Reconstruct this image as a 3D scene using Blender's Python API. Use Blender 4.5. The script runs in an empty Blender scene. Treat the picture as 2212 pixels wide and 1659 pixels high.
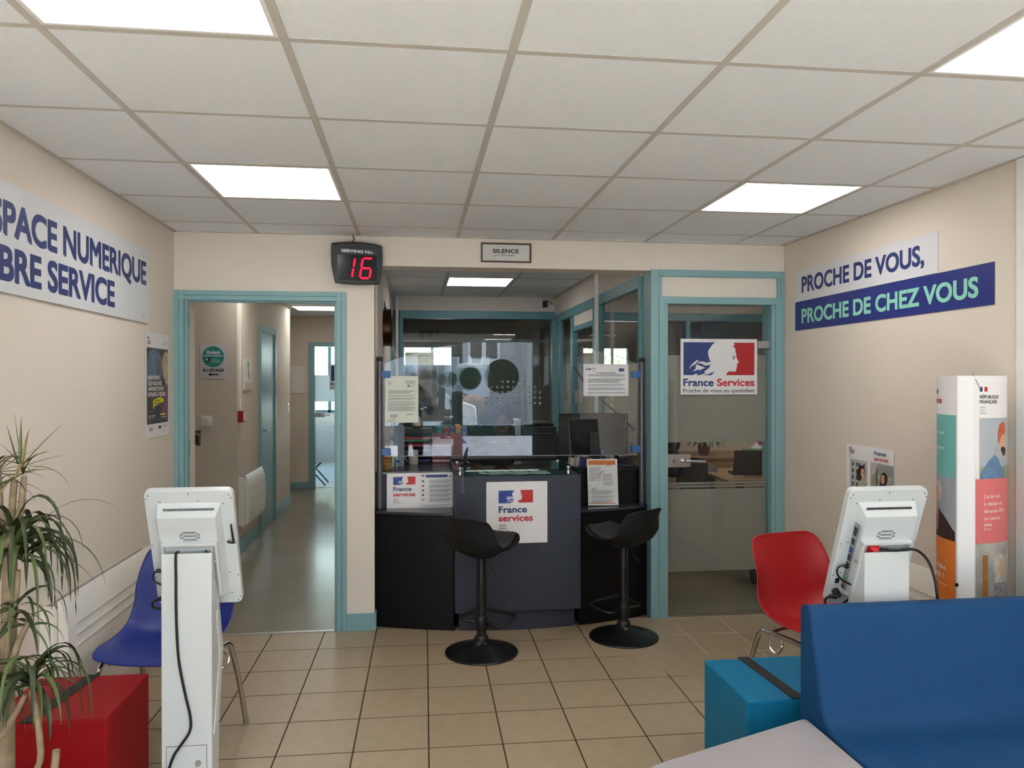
import bpy, bmesh, math, random
from mathutils import Vector, Matrix, Euler
random.seed(7)
SC = bpy.context.scene
COL = SC.collection
PI = math.pi

# ---------------------------------------------------------------- camera
cam_d = bpy.data.cameras.new('camera')
cam_d.sensor_width = 36.0
cam_d.lens = 1645.24 / 2212 * 36.0
cam_d.clip_start = 0.02
cam_d.clip_end = 200
cam = bpy.data.objects.new('camera', cam_d)
COL.objects.link(cam)
_ya, _pi, _ro = .1271, -.0035, -.0008
_F = Vector((math.sin(_ya)*math.cos(_pi), math.cos(_ya)*math.cos(_pi), math.sin(_pi)))
_R0 = Vector((math.cos(_ya), -math.sin(_ya), 0)); _U0 = _R0.cross(_F)
_R = math.cos(_ro)*_R0 + math.sin(_ro)*_U0; _U = -math.sin(_ro)*_R0 + math.cos(_ro)*_U0
_m = Matrix((_R, _U, -_F)).transposed().to_4x4()
_m.translation = (0, 0, 1.528)
cam.matrix_world = _m
SC.camera = cam

# ---------------------------------------------------------------- world, sun, exposure
W = bpy.data.worlds.new('sky'); SC.world = W; W.use_nodes = True
wn = W.node_tree; wn.nodes.clear()
wo = wn.nodes.new('ShaderNodeOutputWorld'); wb = wn.nodes.new('ShaderNodeBackground')
wt = wn.nodes.new('ShaderNodeTexCoord'); wsx = wn.nodes.new('ShaderNodeSeparateXYZ'); wr = wn.nodes.new('ShaderNodeValToRGB')
wr.color_ramp.elements[0].position = 0.0; wr.color_ramp.elements[0].color = (.86, .93, 1.0, 1)
wr.color_ramp.elements[1].position = 0.7; wr.color_ramp.elements[1].color = (.55, .74, 1.0, 1)
wn.links.new(wt.outputs['Generated'], wsx.inputs[0]); wn.links.new(wsx.outputs['Z'], wr.inputs[0])
wn.links.new(wr.outputs[0], wb.inputs['Color']); wb.inputs['Strength'].default_value = 5.6
wn.links.new(wb.outputs[0], wo.inputs[0])
sun_d = bpy.data.lights.new('sun', 'SUN'); sun_d.energy = 60; sun_d.angle = .009; sun_d.color = (.97, .98, 1.0)
sun = bpy.data.objects.new('sun', sun_d); COL.objects.link(sun)
sun.rotation_euler = Vector((-.70, .48, -1.0)).to_track_quat('-Z', 'Y').to_euler()
SC.view_settings.view_transform = 'Standard'
SC.view_settings.look = 'None'
SC.view_settings.exposure = 1.13
SC.view_settings.gamma = 1.0
SC.view_settings.use_curve_mapping = False
PANEL_L = 3.9          # radiance of the ceiling light diffusers
cy = SC.cycles
cy.max_bounces = 10; cy.diffuse_bounces = 5; cy.glossy_bounces = 5; cy.transmission_bounces = 8
cy.transparent_max_bounces = 24; cy.sample_clamp_indirect = 6.0; cy.caustics_reflective = False; cy.caustics_refractive = False
try:
    cy.use_denoising = True; cy.denoiser = 'OPENIMAGEDENOISE'
except Exception:
    pass

# ---------------------------------------------------------------- materials
def lin(h):
    if not isinstance(h, str): return tuple(h)
    h = h.lstrip('#'); r = []
    for i in (0, 2, 4):
        c = int(h[i:i+2], 16)/255
        r.append(c/12.92 if c <= .04045 else ((c+.055)/1.055)**2.4)
    return tuple(r)
MATS = {}
def mat(name, col, rough=.5, metal=0, bump=0, bscale=60, var=.04, vscale=8, spec=.5, coat=0, stretch=None, rnd=0, emit=0):
    if name in MATS: return MATS[name]
    m = bpy.data.materials.new(name); m.use_nodes = True; MATS[name] = m
    nt = m.node_tree; b = nt.nodes['Principled BSDF']; c = lin(col)
    b.inputs['Roughness'].default_value = rough; b.inputs['Metallic'].default_value = metal
    b.inputs['Specular IOR Level'].default_value = spec; b.inputs['Coat Weight'].default_value = coat
    tc = nt.nodes.new('ShaderNodeTexCoord'); mp = nt.nodes.new('ShaderNodeMapping')
    nt.links.new(tc.outputs['Object'], mp.inputs[0])
    nz = nt.nodes.new('ShaderNodeTexNoise'); nz.inputs['Scale'].default_value = vscale; nz.inputs['Detail'].default_value = 3
    nt.links.new(mp.outputs[0], nz.inputs['Vector'])
    mr = nt.nodes.new('ShaderNodeMapRange'); mr.inputs['From Min'].default_value = .3; mr.inputs['From Max'].default_value = .7
    mr.inputs['To Min'].default_value = 1-var; mr.inputs['To Max'].default_value = 1+var
    nt.links.new(nz.outputs['Fac'], mr.inputs['Value'])
    out = mr.outputs[0]
    if rnd:
        oi = nt.nodes.new('ShaderNodeObjectInfo'); m2 = nt.nodes.new('ShaderNodeMapRange')
        m2.inputs['To Min'].default_value = 1-rnd; m2.inputs['To Max'].default_value = 1+rnd
        nt.links.new(oi.outputs['Random'], m2.inputs['Value'])
        mu = nt.nodes.new('ShaderNodeMath'); mu.operation = 'MULTIPLY'
        nt.links.new(out, mu.inputs[0]); nt.links.new(m2.outputs[0], mu.inputs[1]); out = mu.outputs[0]
    vm = nt.nodes.new('ShaderNodeVectorMath'); vm.operation = 'SCALE'; vm.inputs[0].default_value = c
    nt.links.new(out, vm.inputs['Scale']); nt.links.new(vm.outputs[0], b.inputs['Base Color'])
    if bump:
        n2 = nt.nodes.new('ShaderNodeTexNoise'); n2.inputs['Scale'].default_value = bscale; n2.inputs['Detail'].default_value = 2
        mp2 = nt.nodes.new('ShaderNodeMapping'); nt.links.new(tc.outputs['Object'], mp2.inputs[0])
        if stretch: mp2.inputs['Scale'].default_value = stretch
        nt.links.new(mp2.outputs[0], n2.inputs['Vector'])
        bp = nt.nodes.new('ShaderNodeBump'); bp.inputs['Strength'].default_value = bump; bp.inputs['Distance'].default_value = .002
        nt.links.new(n2.outputs['Fac'], bp.inputs['Height']); nt.links.new(bp.outputs[0], b.inputs['Normal'])
    if emit:
        b.inputs['Emission Color'].default_value = (*c, 1); b.inputs['Emission Strength'].default_value = emit
    return m
def glass(name, tint=(1, 1, 1), ior=1.5, rough=0.0):
    m = bpy.data.materials.new(name); m.use_nodes = True; nt = m.node_tree; nt.nodes.clear(); MATS[name] = m
    o = nt.nodes.new('ShaderNodeOutputMaterial'); mx = nt.nodes.new('ShaderNodeMixShader'); fr = nt.nodes.new('ShaderNodeFresnel')
    t = nt.nodes.new('ShaderNodeBsdfTransparent'); g = nt.nodes.new('ShaderNodeBsdfGlossy')
    geo = nt.nodes.new('ShaderNodeNewGeometry'); mi = nt.nodes.new('ShaderNodeMix'); mi.data_type = 'FLOAT'
    mi.inputs['A'].default_value = ior; mi.inputs['B'].default_value = 1/ior      # same facing response on both sides of a thin pane
    t.inputs['Color'].default_value = (*tint, 1); g.inputs['Roughness'].default_value = rough
    fr.inputs['IOR'].default_value = ior
    nt.links.new(geo.outputs['Backfacing'], mi.inputs['Factor'])
    nt.links.new(mi.outputs[0], fr.inputs['IOR'])
    nt.links.new(fr.outputs[0], mx.inputs[0]); nt.links.new(t.outputs[0], mx.inputs[1]); nt.links.new(g.outputs[0], mx.inputs[2])
    nt.links.new(mx.outputs[0], o.inputs[0])
    return m
def frosted(name, col, trans=.5):
    m = bpy.data.materials.new(name); m.use_nodes = True; nt = m.node_tree; nt.nodes.clear(); MATS[name] = m
    o = nt.nodes.new('ShaderNodeOutputMaterial'); mx = nt.nodes.new('ShaderNodeMixShader')
    t = nt.nodes.new('ShaderNodeBsdfTranslucent'); g = nt.nodes.new('ShaderNodeBsdfDiffuse')
    nz = nt.nodes.new('ShaderNodeTexNoise'); nz.inputs['Scale'].default_value = 300
    cr = nt.nodes.new('ShaderNodeMapRange'); cr.inputs['To Min'].default_value = trans-.03; cr.inputs['To Max'].default_value = trans+.03
    nt.links.new(nz.outputs['Fac'], cr.inputs['Value']); nt.links.new(cr.outputs[0], mx.inputs[0])
    t.inputs['Color'].default_value = (*lin(col), 1); g.inputs['Color'].default_value = (*lin(col), 1)
    nt.links.new(g.outputs[0], mx.inputs[1]); nt.links.new(t.outputs[0], mx.inputs[2]); nt.links.new(mx.outputs[0], o.inputs[0])
    return m
def emitter(name, col, s):
    m = bpy.data.materials.new(name); m.use_nodes = True; nt = m.node_tree; nt.nodes.clear(); MATS[name] = m
    o = nt.nodes.new('ShaderNodeOutputMaterial'); e = nt.nodes.new('ShaderNodeEmission')
    e.inputs['Color'].default_value = (*lin(col), 1); e.inputs['Strength'].default_value = s
    nt.links.new(e.outputs[0], o.inputs[0]); return m

WALLC = '#e3d9ce'
m_wall = mat('wall_paint', WALLC, .75, bump=.25, bscale=90, var=.015, vscale=2)
m_wallp = mat('ribbed_wallpaper', '#dcd0c2', .7, bump=.3, bscale=30, var=.015, vscale=2, stretch=(1, .5, 14))
m_wallpl = mat('ribbed_wallpaper_left', '#e3d8cc', .7, bump=.3, bscale=30, var=.015, vscale=2, stretch=(1, .35, 9))
m_wallc = mat('corridor_paint', '#d5c8b6', .7, bump=.2, bscale=90, var=.02, vscale=2)
m_teal = mat('teal_paint', '#80a7ab', .42, var=.02)
m_teald = mat('teal_glazing_bar', '#6496a0', .4, var=.02)
m_tile = mat('ceiling_tile', '#eaecef', .9, bump=.4, bscale=160, var=.015, vscale=40)
m_grid = mat('ceiling_grid', '#c3bdb6', .5, var=.02)
m_white = mat('white_plastic', '#eceae6', .35, var=.01)
m_kiosk = mat('white_powder_coat', '#cbcfd0', .3, var=.01)
m_paper = mat('paper_white', '#e9e6e6', .55, var=.01)
m_cream = mat('cream_enamel', '#e9e4da', .35, var=.01)
m_black = mat('black_plastic', '#101012', .45, var=.05)
m_blackm = mat('black_matt_shell', '#121213', .6, spec=.3, var=.05, bump=.15, bscale=300)
m_blackg = mat('black_gloss', '#0e0e10', .12, var=.03)
m_chrome = mat('chrome', '#c8c8ca', .12, metal=1, var=.02)
m_steel = mat('brushed_steel', '#b9b8b8', .35, metal=1, var=.03)
m_dark = mat('dark_grey', '#2b2c31', .5, var=.04)
m_counter = mat('anthracite_laminate', '#363a45', .45, spec=.3, var=.05, vscale=14, bump=.2, bscale=250)
m_counterb = mat('black_laminate', '#09090b', .45, spec=.25, var=.05)
m_navy = mat('print_navy', '#26356f', .5, var=.02)
m_blue = mat('print_blue', '#26408f', .5, var=.02)
m_red = mat('print_red', '#c0202c', .5, var=.02)
m_ink = mat('print_ink', '#1c1c22', .5, var=.02)
m_greyink = mat('print_grey', '#55565c', .5, var=.02)
m_lightink = mat('print_light_grey', '#8d8e94', .5, var=.02)
m_mint = mat('print_mint', '#8ccdb8', .5, var=.02)
m_wood = mat('oak', '#9c7b52', .5, var=.12, vscale=6, stretch=(1, 8, 1), bump=.1)
m_glass = glass('clear_glass', (.975, .99, .985))
m_plexi = glass('clear_acrylic', (.985, .99, .99), 1.5)
m_glassg = glass('green_edge_glass', (.55, .74, .68))
m_frost = frosted('frosted_film', '#b3afa4', .5)
m_frostb = frosted('frosted_film_bright', '#e9f0f4', .55)
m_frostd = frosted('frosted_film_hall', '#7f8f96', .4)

# ---------------------------------------------------------------- mesh helpers
class MB:
    def __init__(s): s.v = []; s.f = []; s.m = []
    def add(s, vs, fs, m=0):
        o = len(s.v); s.v += [tuple(v) for v in vs]; s.f += [tuple(i+o for i in f) for f in fs]; s.m += [m]*len(fs); return s
    def box(s, x0, y0, z0, x1, y1, z1, m=0, M=None):
        vs = [(x, y, z) for z in (z0, z1) for y in (y0, y1) for x in (x0, x1)]
        if M is not None: vs = [M @ Vector(v) for v in vs]
        return s.add(vs, [(0, 2, 3, 1), (4, 5, 7, 6), (0, 1, 5, 4), (2, 6, 7, 3), (0, 4, 6, 2), (1, 3, 7, 5)], m)
    def cyl(s, p0, p1, r0, r1=None, n=16, m=0):
        return s.tube([p0, p1], [r0, r0 if r1 is None else r1], n, m)
    def tube(s, pts, r, n=8, m=0, cap=True):
        pts = [Vector(p) for p in pts]; k = len(pts)
        rs = r if isinstance(r, (list, tuple)) else [r]*k
        vs = []; up = None
        for i, p in enumerate(pts):
            t = (pts[min(i+1, k-1)]-pts[max(i-1, 0)]).normalized()
            if up is None:
                a = Vector((0, 0, 1)) if abs(t.z) < .9 else Vector((1, 0, 0))
                up = (a - t*a.dot(t)).normalized()
            else:
                up = (up - t*up.dot(t)).normalized()
            sd = t.cross(up)
            for j in range(n):
                a = 2*PI*j/n; vs.append(p + rs[i]*(math.cos(a)*up + math.sin(a)*sd))
        fs = [(i*n+j, i*n+(j+1) % n, (i+1)*n+(j+1) % n, (i+1)*n+j) for i in range(k-1) for j in range(n)]
        if cap: fs += [tuple(reversed(range(n))), tuple((k-1)*n+j for j in range(n))]
        return s.add(vs, fs, m)
    def lathe(s, prof, cx=0, cy=0, n=24, m=0, sx=1, sy=1):
        k = len(prof); vs = []
        for r, z in prof:
            for j in range(n): a = 2*PI*j/n; vs.append((cx+sx*r*math.cos(a), cy+sy*r*math.sin(a), z))
        fs = [(i*n+j, i*n+(j+1) % n, (i+1)*n+(j+1) % n, (i+1)*n+j) for i in range(k-1) for j in range(n)]
        if prof[0][0] > 1e-5: fs.append(tuple(reversed(range(n))))
        if prof[-1][0] > 1e-5: fs.append(tuple((k-1)*n+j for j in range(n)))
        return s.add(vs, fs, m)
    def prism(s, pts, a0, a1, axis='z', m=0):
        def P(p, a): return (p[0], p[1], a) if axis == 'z' else ((a, p[0], p[1]) if axis == 'x' else (p[0], a, p[1]))
        n = len(pts); vs = [P(p, a0) for p in pts]+[P(p, a1) for p in pts]
        fs = [tuple(range(n)), tuple(range(2*n-1, n-1, -1))]+[(i, i+n, (i+1) % n+n, (i+1) % n) for i in range(n)]
        return s.add(vs, fs, m)
    def ell(s, c, r, n=16, k=10, m=0, M=None):
        vs = []
        for i in range(k+1):
            t = PI*i/k
            for j in range(n):
                a = 2*PI*j/n; v = Vector((c[0]+r[0]*math.sin(t)*math.cos(a), c[1]+r[1]*math.sin(t)*math.sin(a), c[2]-r[2]*math.cos(t)))
                vs.append(M @ v if M is not None else v)
        fs = [(i*n+j, i*n+(j+1) % n, (i+1)*n+(j+1) % n, (i+1)*n+j) for i in range(k) for j in range(n)]
        return s.add(vs, fs, m)
    def grid(s, fn, nu, nv, m=0, closed=False):
        vs = [fn(i/(nu), j/(nv)) for i in range(nu+1) for j in range(nv+1)]
        fs = [(i*(nv+1)+j, (i+1)*(nv+1)+j, (i+1)*(nv+1)+j+1, i*(nv+1)+j+1) for i in range(nu) for j in range(nv)]
        return s.add(vs, fs, m)
    def mesh(s, name, mats, smooth=False):
        me = bpy.data.meshes.new(name); me.from_pydata(s.v, [], s.f)
        if not isinstance(mats, (list, tuple)): mats = [mats]
        for q in mats: me.materials.append(q)
        me.polygons.foreach_set('material_index', s.m)
        bm = bmesh.new(); bm.from_mesh(me); bmesh.ops.recalc_face_normals(bm, faces=bm.faces); bm.to_mesh(me); bm.free()
        if smooth:
            me.polygons.foreach_set('use_smooth', [True]*len(me.polygons))
            me.set_sharp_from_angle(angle=math.radians(38))
        me.update(); return me
    def obj(s, name, mats, parent=None, bevel=0, smooth=False, sub=0, solid=0, loc=None, rot=None, seg=2):
        me = s.mesh(name, mats, smooth or sub > 0)
        return link(name, me, parent, bevel, sub, solid, loc, rot, seg, smooth or sub > 0)
def link(name, me, parent=None, bevel=0, sub=0, solid=0, loc=None, rot=None, seg=2, smooth=False):
    o = bpy.data.objects.new(name, me); COL.objects.link(o)
    if parent: o.parent = parent
    if loc: o.location = loc
    if rot: o.rotation_euler = rot
    if solid: md = o.modifiers.new('s', 'SOLIDIFY'); md.thickness = solid; md.offset = 0
    if sub: md = o.modifiers.new('u', 'SUBSURF'); md.levels = sub; md.render_levels = sub
    if bevel:
        md = o.modifiers.new('b', 'BEVEL'); md.width = bevel; md.segments = seg; md.limit_method = 'ANGLE'; md.angle_limit = math.radians(40)
        me.polygons.foreach_set('use_smooth', [True]*len(me.polygons)); me.set_sharp_from_angle(angle=math.radians(38))
        md.harden_normals = True
    return o
def thing(name, label, cat, loc=(0, 0, 0), rz=0, group=None):
    o = bpy.data.objects.new(name, None); COL.objects.link(o); o.location = loc; o.rotation_euler = (0, 0, rz)
    o['label'] = label; o['category'] = cat
    if group: o['group'] = group
    return o
def tag(o, label, cat, group=None):
    o['label'] = label; o['category'] = cat
    if group: o['group'] = group
    return o
def struct(o): o['kind'] = 'structure'; return o
def sbox(name, x0, y0, z0, x1, y1, z1, m, parent=None, bevel=0):
    o = MB().box(x0, y0, z0, x1, y1, z1).obj(name, m, parent, bevel)
    if parent is None: struct(o)
    return o
def copytree(o, loc=None, rz=None, parent=None):
    c = o.copy(); COL.objects.link(c)
    if parent: c.parent = parent
    if loc is not None: c.location = loc
    if rz is not None: c.rotation_euler = (0, 0, rz)
    for ch in list(o.children): copytree(ch, parent=c)
    return c
def spline(pts, n=8):
    pts = [Vector(p) for p in pts]; out = []
    for i in range(len(pts)-1):
        p0, p1, p2, p3 = pts[max(i-1, 0)], pts[i], pts[i+1], pts[min(i+2, len(pts)-1)]
        for k in range(n):
            t = k/n
            out.append(.5*((2*p1)+(-p0+p2)*t+(2*p0-5*p1+4*p2-p3)*t*t+(-p0+3*p1-3*p2+p3)*t**3))
    out.append(pts[-1]); return out

# ---------------------------------------------------------------- lettering and flat print
def text_mesh(s, bold=0, shear=0, space=1.0):
    cu = bpy.data.curves.new('t', 'FONT'); cu.body = s; cu.size = 1; cu.offset = bold; cu.shear = shear; cu.space_character = space
    cu.resolution_u = 6; cu.fill_mode = 'FRONT'
    ob = bpy.data.objects.new('t', cu); COL.objects.link(ob)
    dg = bpy.context.evaluated_depsgraph_get()
    me = bpy.data.meshes.new_from_object(ob.evaluated_get(dg)); bpy.data.objects.remove(ob); bpy.data.curves.remove(cu)
    return me
def clip_poly(P, x0, x1, y0, y1):
    def cl(P, f, inter):
        o = []
        for i in range(len(P)):
            a, b = P[i-1], P[i]; fa, fb = f(a), f(b)
            if fa >= 0:
                if fb < 0: o.append(inter(a, b, fa/(fa-fb)))
                else: o.append(b); continue
            elif fb >= 0: o.append(inter(a, b, fa/(fa-fb))); o.append(b)
        return o
    I = lambda a, b, t: (a[0]+(b[0]-a[0])*t, a[1]+(b[1]-a[1])*t)
    for f in (lambda p: p[0]-x0, lambda p: x1-p[0], lambda p: p[1]-y0, lambda p: y1-p[1]):
        if not P: return P
        P = cl(P, f, I)
    return P
class Sheet:
    """A flat printed thing: origin O (lower left), unit vectors U (reading direction), V (up), N (towards the reader)."""
    def __init__(s, name, label, cat, O, U, V, w, h, m=None, th=.003, group=None, parent=None, partname=None, bend=None):
        s.O = Vector(O); s.U = Vector(U).normalized(); s.V = Vector(V).normalized(); s.N = s.U.cross(s.V); s.w = w; s.h = h; s.k = 0; s.NB = 20; s.us = 1
        if bend:
            tab = [bend(w*i/20) for i in range(21)]
            def pl(u):
                f = min(max(u/w*20, 0), 19.9999); i = int(f); return tab[i]+(tab[i+1]-tab[i])*(f-i)
            s.bend = pl
        else: s.bend = None
        m = m or m_paper
        if parent is None:
            s.root = bpy.data.objects.new(name, None); s.root.location = s.O; COL.objects.link(s.root); tag(s.root, label, cat, group)
            s.o = s.O.copy()
        else: s.root = parent; s.o = Vector((0, 0, 0))
        s.base = s.O if parent is None else Vector((0, 0, 0))
        s.loc0 = Vector((0, 0, 0)) if parent is None else s.O
        nx = 20 if bend else 1
        mb = MB()
        for d in (0, -th):
            mb.add([s.p(w*i/nx, j*h, d) for j in (0, 1) for i in range(nx+1)], [(i, i+1, nx+2+i, nx+1+i) if d == 0 else (nx+1+i, nx+2+i, i+1, i) for i in range(nx)])
        a = nx+1; b = 2*(nx+1)
        ed = []
        for i in range(nx): ed += [(i+1, i, b+i, b+i+1), (a+i, a+i+1, b+a+i+1, b+a+i)]
        ed += [(0, a, b+a, b), (a+nx, nx, b+nx, b+a+nx)]
        mb.f += ed; mb.m += [0]*len(ed)
        s.sheet = mb.obj(partname or 'sheet', m, s.root)
        s.pp = MB(); s.pm = []
    def p(s, u, v, d=0):
        b = s.bend(u) if s.bend else 0
        return s.loc0 + s.U*u + s.V*v + s.N*(d+b)
    def _mi(s, m):
        if m not in s.pm: s.pm.append(m)
        return s.pm.index(m)
    def poly(s, pts, m, rel=None):
        """pts in metres, or in the pixel box rel=(x0,y0,x1,y1,u0,v0,u1,v1): pixel box to sheet box"""
        if rel:
            x0, y0, x1, y1, u0, v0, u1, v1 = rel
            pts = [(u0+(x-x0)/(x1-x0)*(u1-u0), v1-(y-y0)/(y1-y0)*(v1-v0)) for x, y in pts]
        if s.us != 1: pts = [(u*s.us, v) for u, v in pts]
        s.k += 1; d = .0004+.00012*s.k
        area = sum(pts[i-1][0]*pts[i][1]-pts[i][0]*pts[i-1][1] for i in range(len(pts)))
        if area < 0: pts = list(reversed(pts))
        if s.bend:
            for i in range(s.NB):
                c = clip_poly(pts, s.w*i/s.NB, s.w*(i+1)/s.NB, -9, 9)
                if len(c) > 2: s.pp.add([s.p(u, v, d) for u, v in c], [tuple(range(len(c)))], s._mi(m))
            return s
        s.pp.add([s.p(u, v, d) for u, v in pts], [tuple(range(len(pts)))], s._mi(m)); return s
    def rect(s, u0, v0, u1, v1, m): return s.poly([(u0, v0), (u1, v0), (u1, v1), (u0, v1)], m)
    def circ(s, u, v, r, m, n=28, ry=None): return s.poly([(u+r*math.cos(2*PI*i/n), v+(ry or r)*math.sin(2*PI*i/n)) for i in range(n)], m)
    def text(s, t, u0, v0, h, w, m, bold=.02, shear=0, space=1.0, name='lettering', clip=None, rot=0, cap=True):
        """baseline left corner (u0,v0), cap height h, total width w"""
        low = any(c.islower() for c in t); dbl = bold > .017
        me = text_mesh(t, 0 if 'M' in t else min(bold, .016), shear, space)
        if dbl:
            bm = bmesh.new(); bm.from_mesh(me); g0 = bm.verts[:]+bm.edges[:]+bm.faces[:]; sh = (.045 if 'M' in t and not low else .016)+(bold-.018)*1.6
            for kk, (dx, dy) in enumerate(((sh, 0), (0, sh), (sh, sh))):
                q = bmesh.ops.duplicate(bm, geom=g0)
                for e in q['geom']:
                    if isinstance(e, bmesh.types.BMVert): e.co.x += dx; e.co.y += dy-sh/2; e.co.z += .2*(kk+1)
            bm.to_mesh(me); bm.free()
        u0 *= s.us; w *= s.us
        xs = [v.co.x for v in me.vertices]; x0, x1 = min(xs), max(xs)
        if s.bend:
            bm = bmesh.new(); bm.from_mesh(me)
            for i in range(1, s.NB):
                xx = x0+(s.w*i/s.NB-u0)/w*(x1-x0)
                if x0 < xx < x1: bmesh.ops.bisect_plane(bm, geom=bm.verts[:]+bm.edges[:]+bm.faces[:], plane_co=(xx, 0, 0), plane_no=(1, 0, 0))
            bm.to_mesh(me); bm.free()
        co = [v.co.copy() for v in me.vertices]
        s.k += 1; d = .0005+.00012*s.k; ch = .690
        for vt, c in zip(me.vertices, co):
            uu = (c.x-x0)/(x1-x0)*w; vv = c.y/ch*h
            if rot: uu, vv = uu*math.cos(rot)-vv*math.sin(rot), uu*math.sin(rot)+vv*math.cos(rot)
            u = u0+uu
            if clip: u = min(max(u, clip[0]), clip[1])
            vt.co = s.p(u, v0+vv, d+.00015*c.z)
        me.materials.clear(); me.materials.append(m)
        o = bpy.data.objects.new(name, me); COL.objects.link(o); o.parent = s.root; return o
    def para(s, u0, v1, w, lines, lh, m, seed=1, ragged=.25, th=.38):
        rg = random.Random(seed); mi = s._mi(m); s.k += 1; d = .0004+.00012*s.k
        for i in range(lines):
            v = v1-(i+1)*lh; u = u0; end = u0+w*(1-ragged*rg.random()*(1 if i % 3 == 2 or i == lines-1 else .15))
            while u < end-lh*.5:
                q = min(end, u+lh*rg.uniform(.6, 2.6))
                s.pp.add([s.p(u, v, d), s.p(q, v, d), s.p(q, v+lh*th, d), s.p(u, v+lh*th, d)], [(0, 1, 2, 3)], mi); u = q+lh*.28
        return s
    def done(s, name='print'):
        if s.pp.v:
            me = bpy.data.meshes.new(name); me.from_pydata(s.pp.v, [], s.pp.f)
            for q in s.pm: me.materials.append(q)
            me.polygons.foreach_set('material_index', s.pp.m)
            o = bpy.data.objects.new(name, me); COL.objects.link(o); o.parent = s.root; o['kind'] = 'stuff'
        return s.root

# emblem outlines, in the pixel space they were measured in
EMB1 = dict(box=(170, 185, 1728, 910),
  blue=[[(170,185),(865,185),(800,235),(740,320),(703,390),(712,470),(735,560),(775,632),(760,680),(740,730),(700,770),(640,815),(640,850),(700,850),(560,895),(520,910),(170,910)],
        [(570,910),(700,890),(855,825),(780,910)]],
  white=[[(285,775),(330,700),(400,625),(460,582),(510,575),(455,635),(430,665),(350,710)],
         [(465,650),(490,625),(540,608),(620,612),(685,640),(730,610),(775,632),(752,682),(660,700),(620,690),(560,655),(500,645)],
         [(455,670),(645,750),(540,790),(480,790),(370,833),(440,760),(430,715)],
         [(380,910),(430,880),(490,877),(445,910)], [(505,812),(530,802),(550,806),(530,815)],
         [(615,835),(700,785),(745,730),(790,780),(740,830),(680,856),(620,852)]],
  red=[[(1250,190),(1728,190),(1722,910),(1100,910),(1115,870),(1155,828),(1210,825),(1300,832),(1325,800),(1322,760),(1340,740),(1330,720),(1345,700),(1338,665),(1380,632),(1365,590),(1330,530),(1322,440),(1300,355),(1318,320),(1290,315),(1260,280),(1225,262),(1265,268),(1285,235),(1275,205)]],
  eye=[[(1210,495),(1250,478),(1305,485),(1290,520),(1275,565),(1228,540),(1258,530),(1275,500),(1240,490)]])
EMB2 = dict(box=(320, 300, 1225, 638),
  blue=[[(320,308),(740,303),(700,345),(672,395),(680,435),(700,475),(690,510),(700,530),(735,550),(690,600),(625,638),(320,638)]],
  white=[[(510,535),(530,490),(575,458),(605,463),(550,505)], [(600,480),(640,468),(702,480),(690,508),(640,510)],
         [(575,490),(650,525),(610,545),(530,552),(565,530)], [(540,612),(560,578),(592,575),(570,605)], [(598,618),(620,578),(690,545),(735,550),(680,572),(640,602)]],
  red=[[(885,300),(1225,297),(1225,628),(885,630),(830,610),(835,575),(855,552),(910,553),(920,540),(925,500),(940,475),(925,440),(912,380),(890,345),(905,335)]],
  eye=[[(885,445),(898,412),(905,440)]])
def emblem(sh, E, u0, v0, u1, v1, blue=None, red=None, white=None):
    rel = (*E['box'], u0, v0, u1, v1)
    for p in E['blue']: sh.poly(p, blue or m_blue, rel)
    for p in E['red']: sh.poly(p, red or m_red, rel)
    for p in E['white']: sh.poly(p, white or m_paper, rel)
    for p in E['eye']: sh.poly(p, m_greyink, rel)
# ================================================================ SETTING
XL, XR, WY, CH, YF = -1.42, 2.415, 4.753, 2.421, -1.3
TH = .18
WB = WY+TH
# ---- floor of tiles
m_tilef = mat('beige_stoneware', '#a8957a', .36, bump=.12, bscale=200, var=.05, vscale=14, rnd=.035)
m_grout = mat('dark_grout', '#3d2c1e', .9, var=.2, vscale=3)
_nt = m_grout.node_tree                       # the joints at the office door were cleaned: pale there, dark elsewhere
_b = _nt.nodes['Principled BSDF']; _src = _b.inputs['Base Color'].links[0].from_socket
_tc = _nt.nodes.new('ShaderNodeTexCoord'); _mp = _nt.nodes.new('ShaderNodeMapping'); _mp.inputs['Location'].default_value = (-2.05, -4.35, 0)
_gr = _nt.nodes.new('ShaderNodeVectorMath'); _gr.operation = 'LENGTH'
_ns = _nt.nodes.new('ShaderNodeTexNoise'); _ns.inputs['Scale'].default_value = 5
_ad = _nt.nodes.new('ShaderNodeMath'); _ad.operation = 'ADD'
_nt.links.new(_tc.outputs['Object'], _mp.inputs[0]); _nt.links.new(_mp.outputs[0], _gr.inputs[0]); _nt.links.new(_tc.outputs['Object'], _ns.inputs['Vector'])
_nt.links.new(_gr.outputs['Value'], _ad.inputs[0]); _nt.links.new(_ns.outputs['Fac'], _ad.inputs[1])
_rp = _nt.nodes.new('ShaderNodeValToRGB'); _rp.color_ramp.elements[0].position = .95; _rp.color_ramp.elements[0].color = (1, 1, 1, 1)
_rp.color_ramp.elements[1].position = 1.35; _rp.color_ramp.elements[1].color = (0, 0, 0, 1)
_rp.color_ramp.elements[0].position = .62; _rp.color_ramp.elements[1].position = .95
_sc = _nt.nodes.new('ShaderNodeMath'); _sc.operation = 'MULTIPLY'; _sc.inputs[1].default_value = .62
_nt.links.new(_ad.outputs[0], _sc.inputs[0]); _nt.links.new(_sc.outputs[0], _rp.inputs[0])
_mx = _nt.nodes.new('ShaderNodeMix'); _mx.data_type = 'RGBA'; _mx.inputs['B'].default_value = (*lin('#cdc3b3'), 1)
_nt.links.new(_rp.outputs[0], _mx.inputs['Factor']); _nt.links.new(_src, _mx.inputs['A']); _nt.links.new(_mx.outputs['Result'], _b.inputs['Base Color'])
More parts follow.
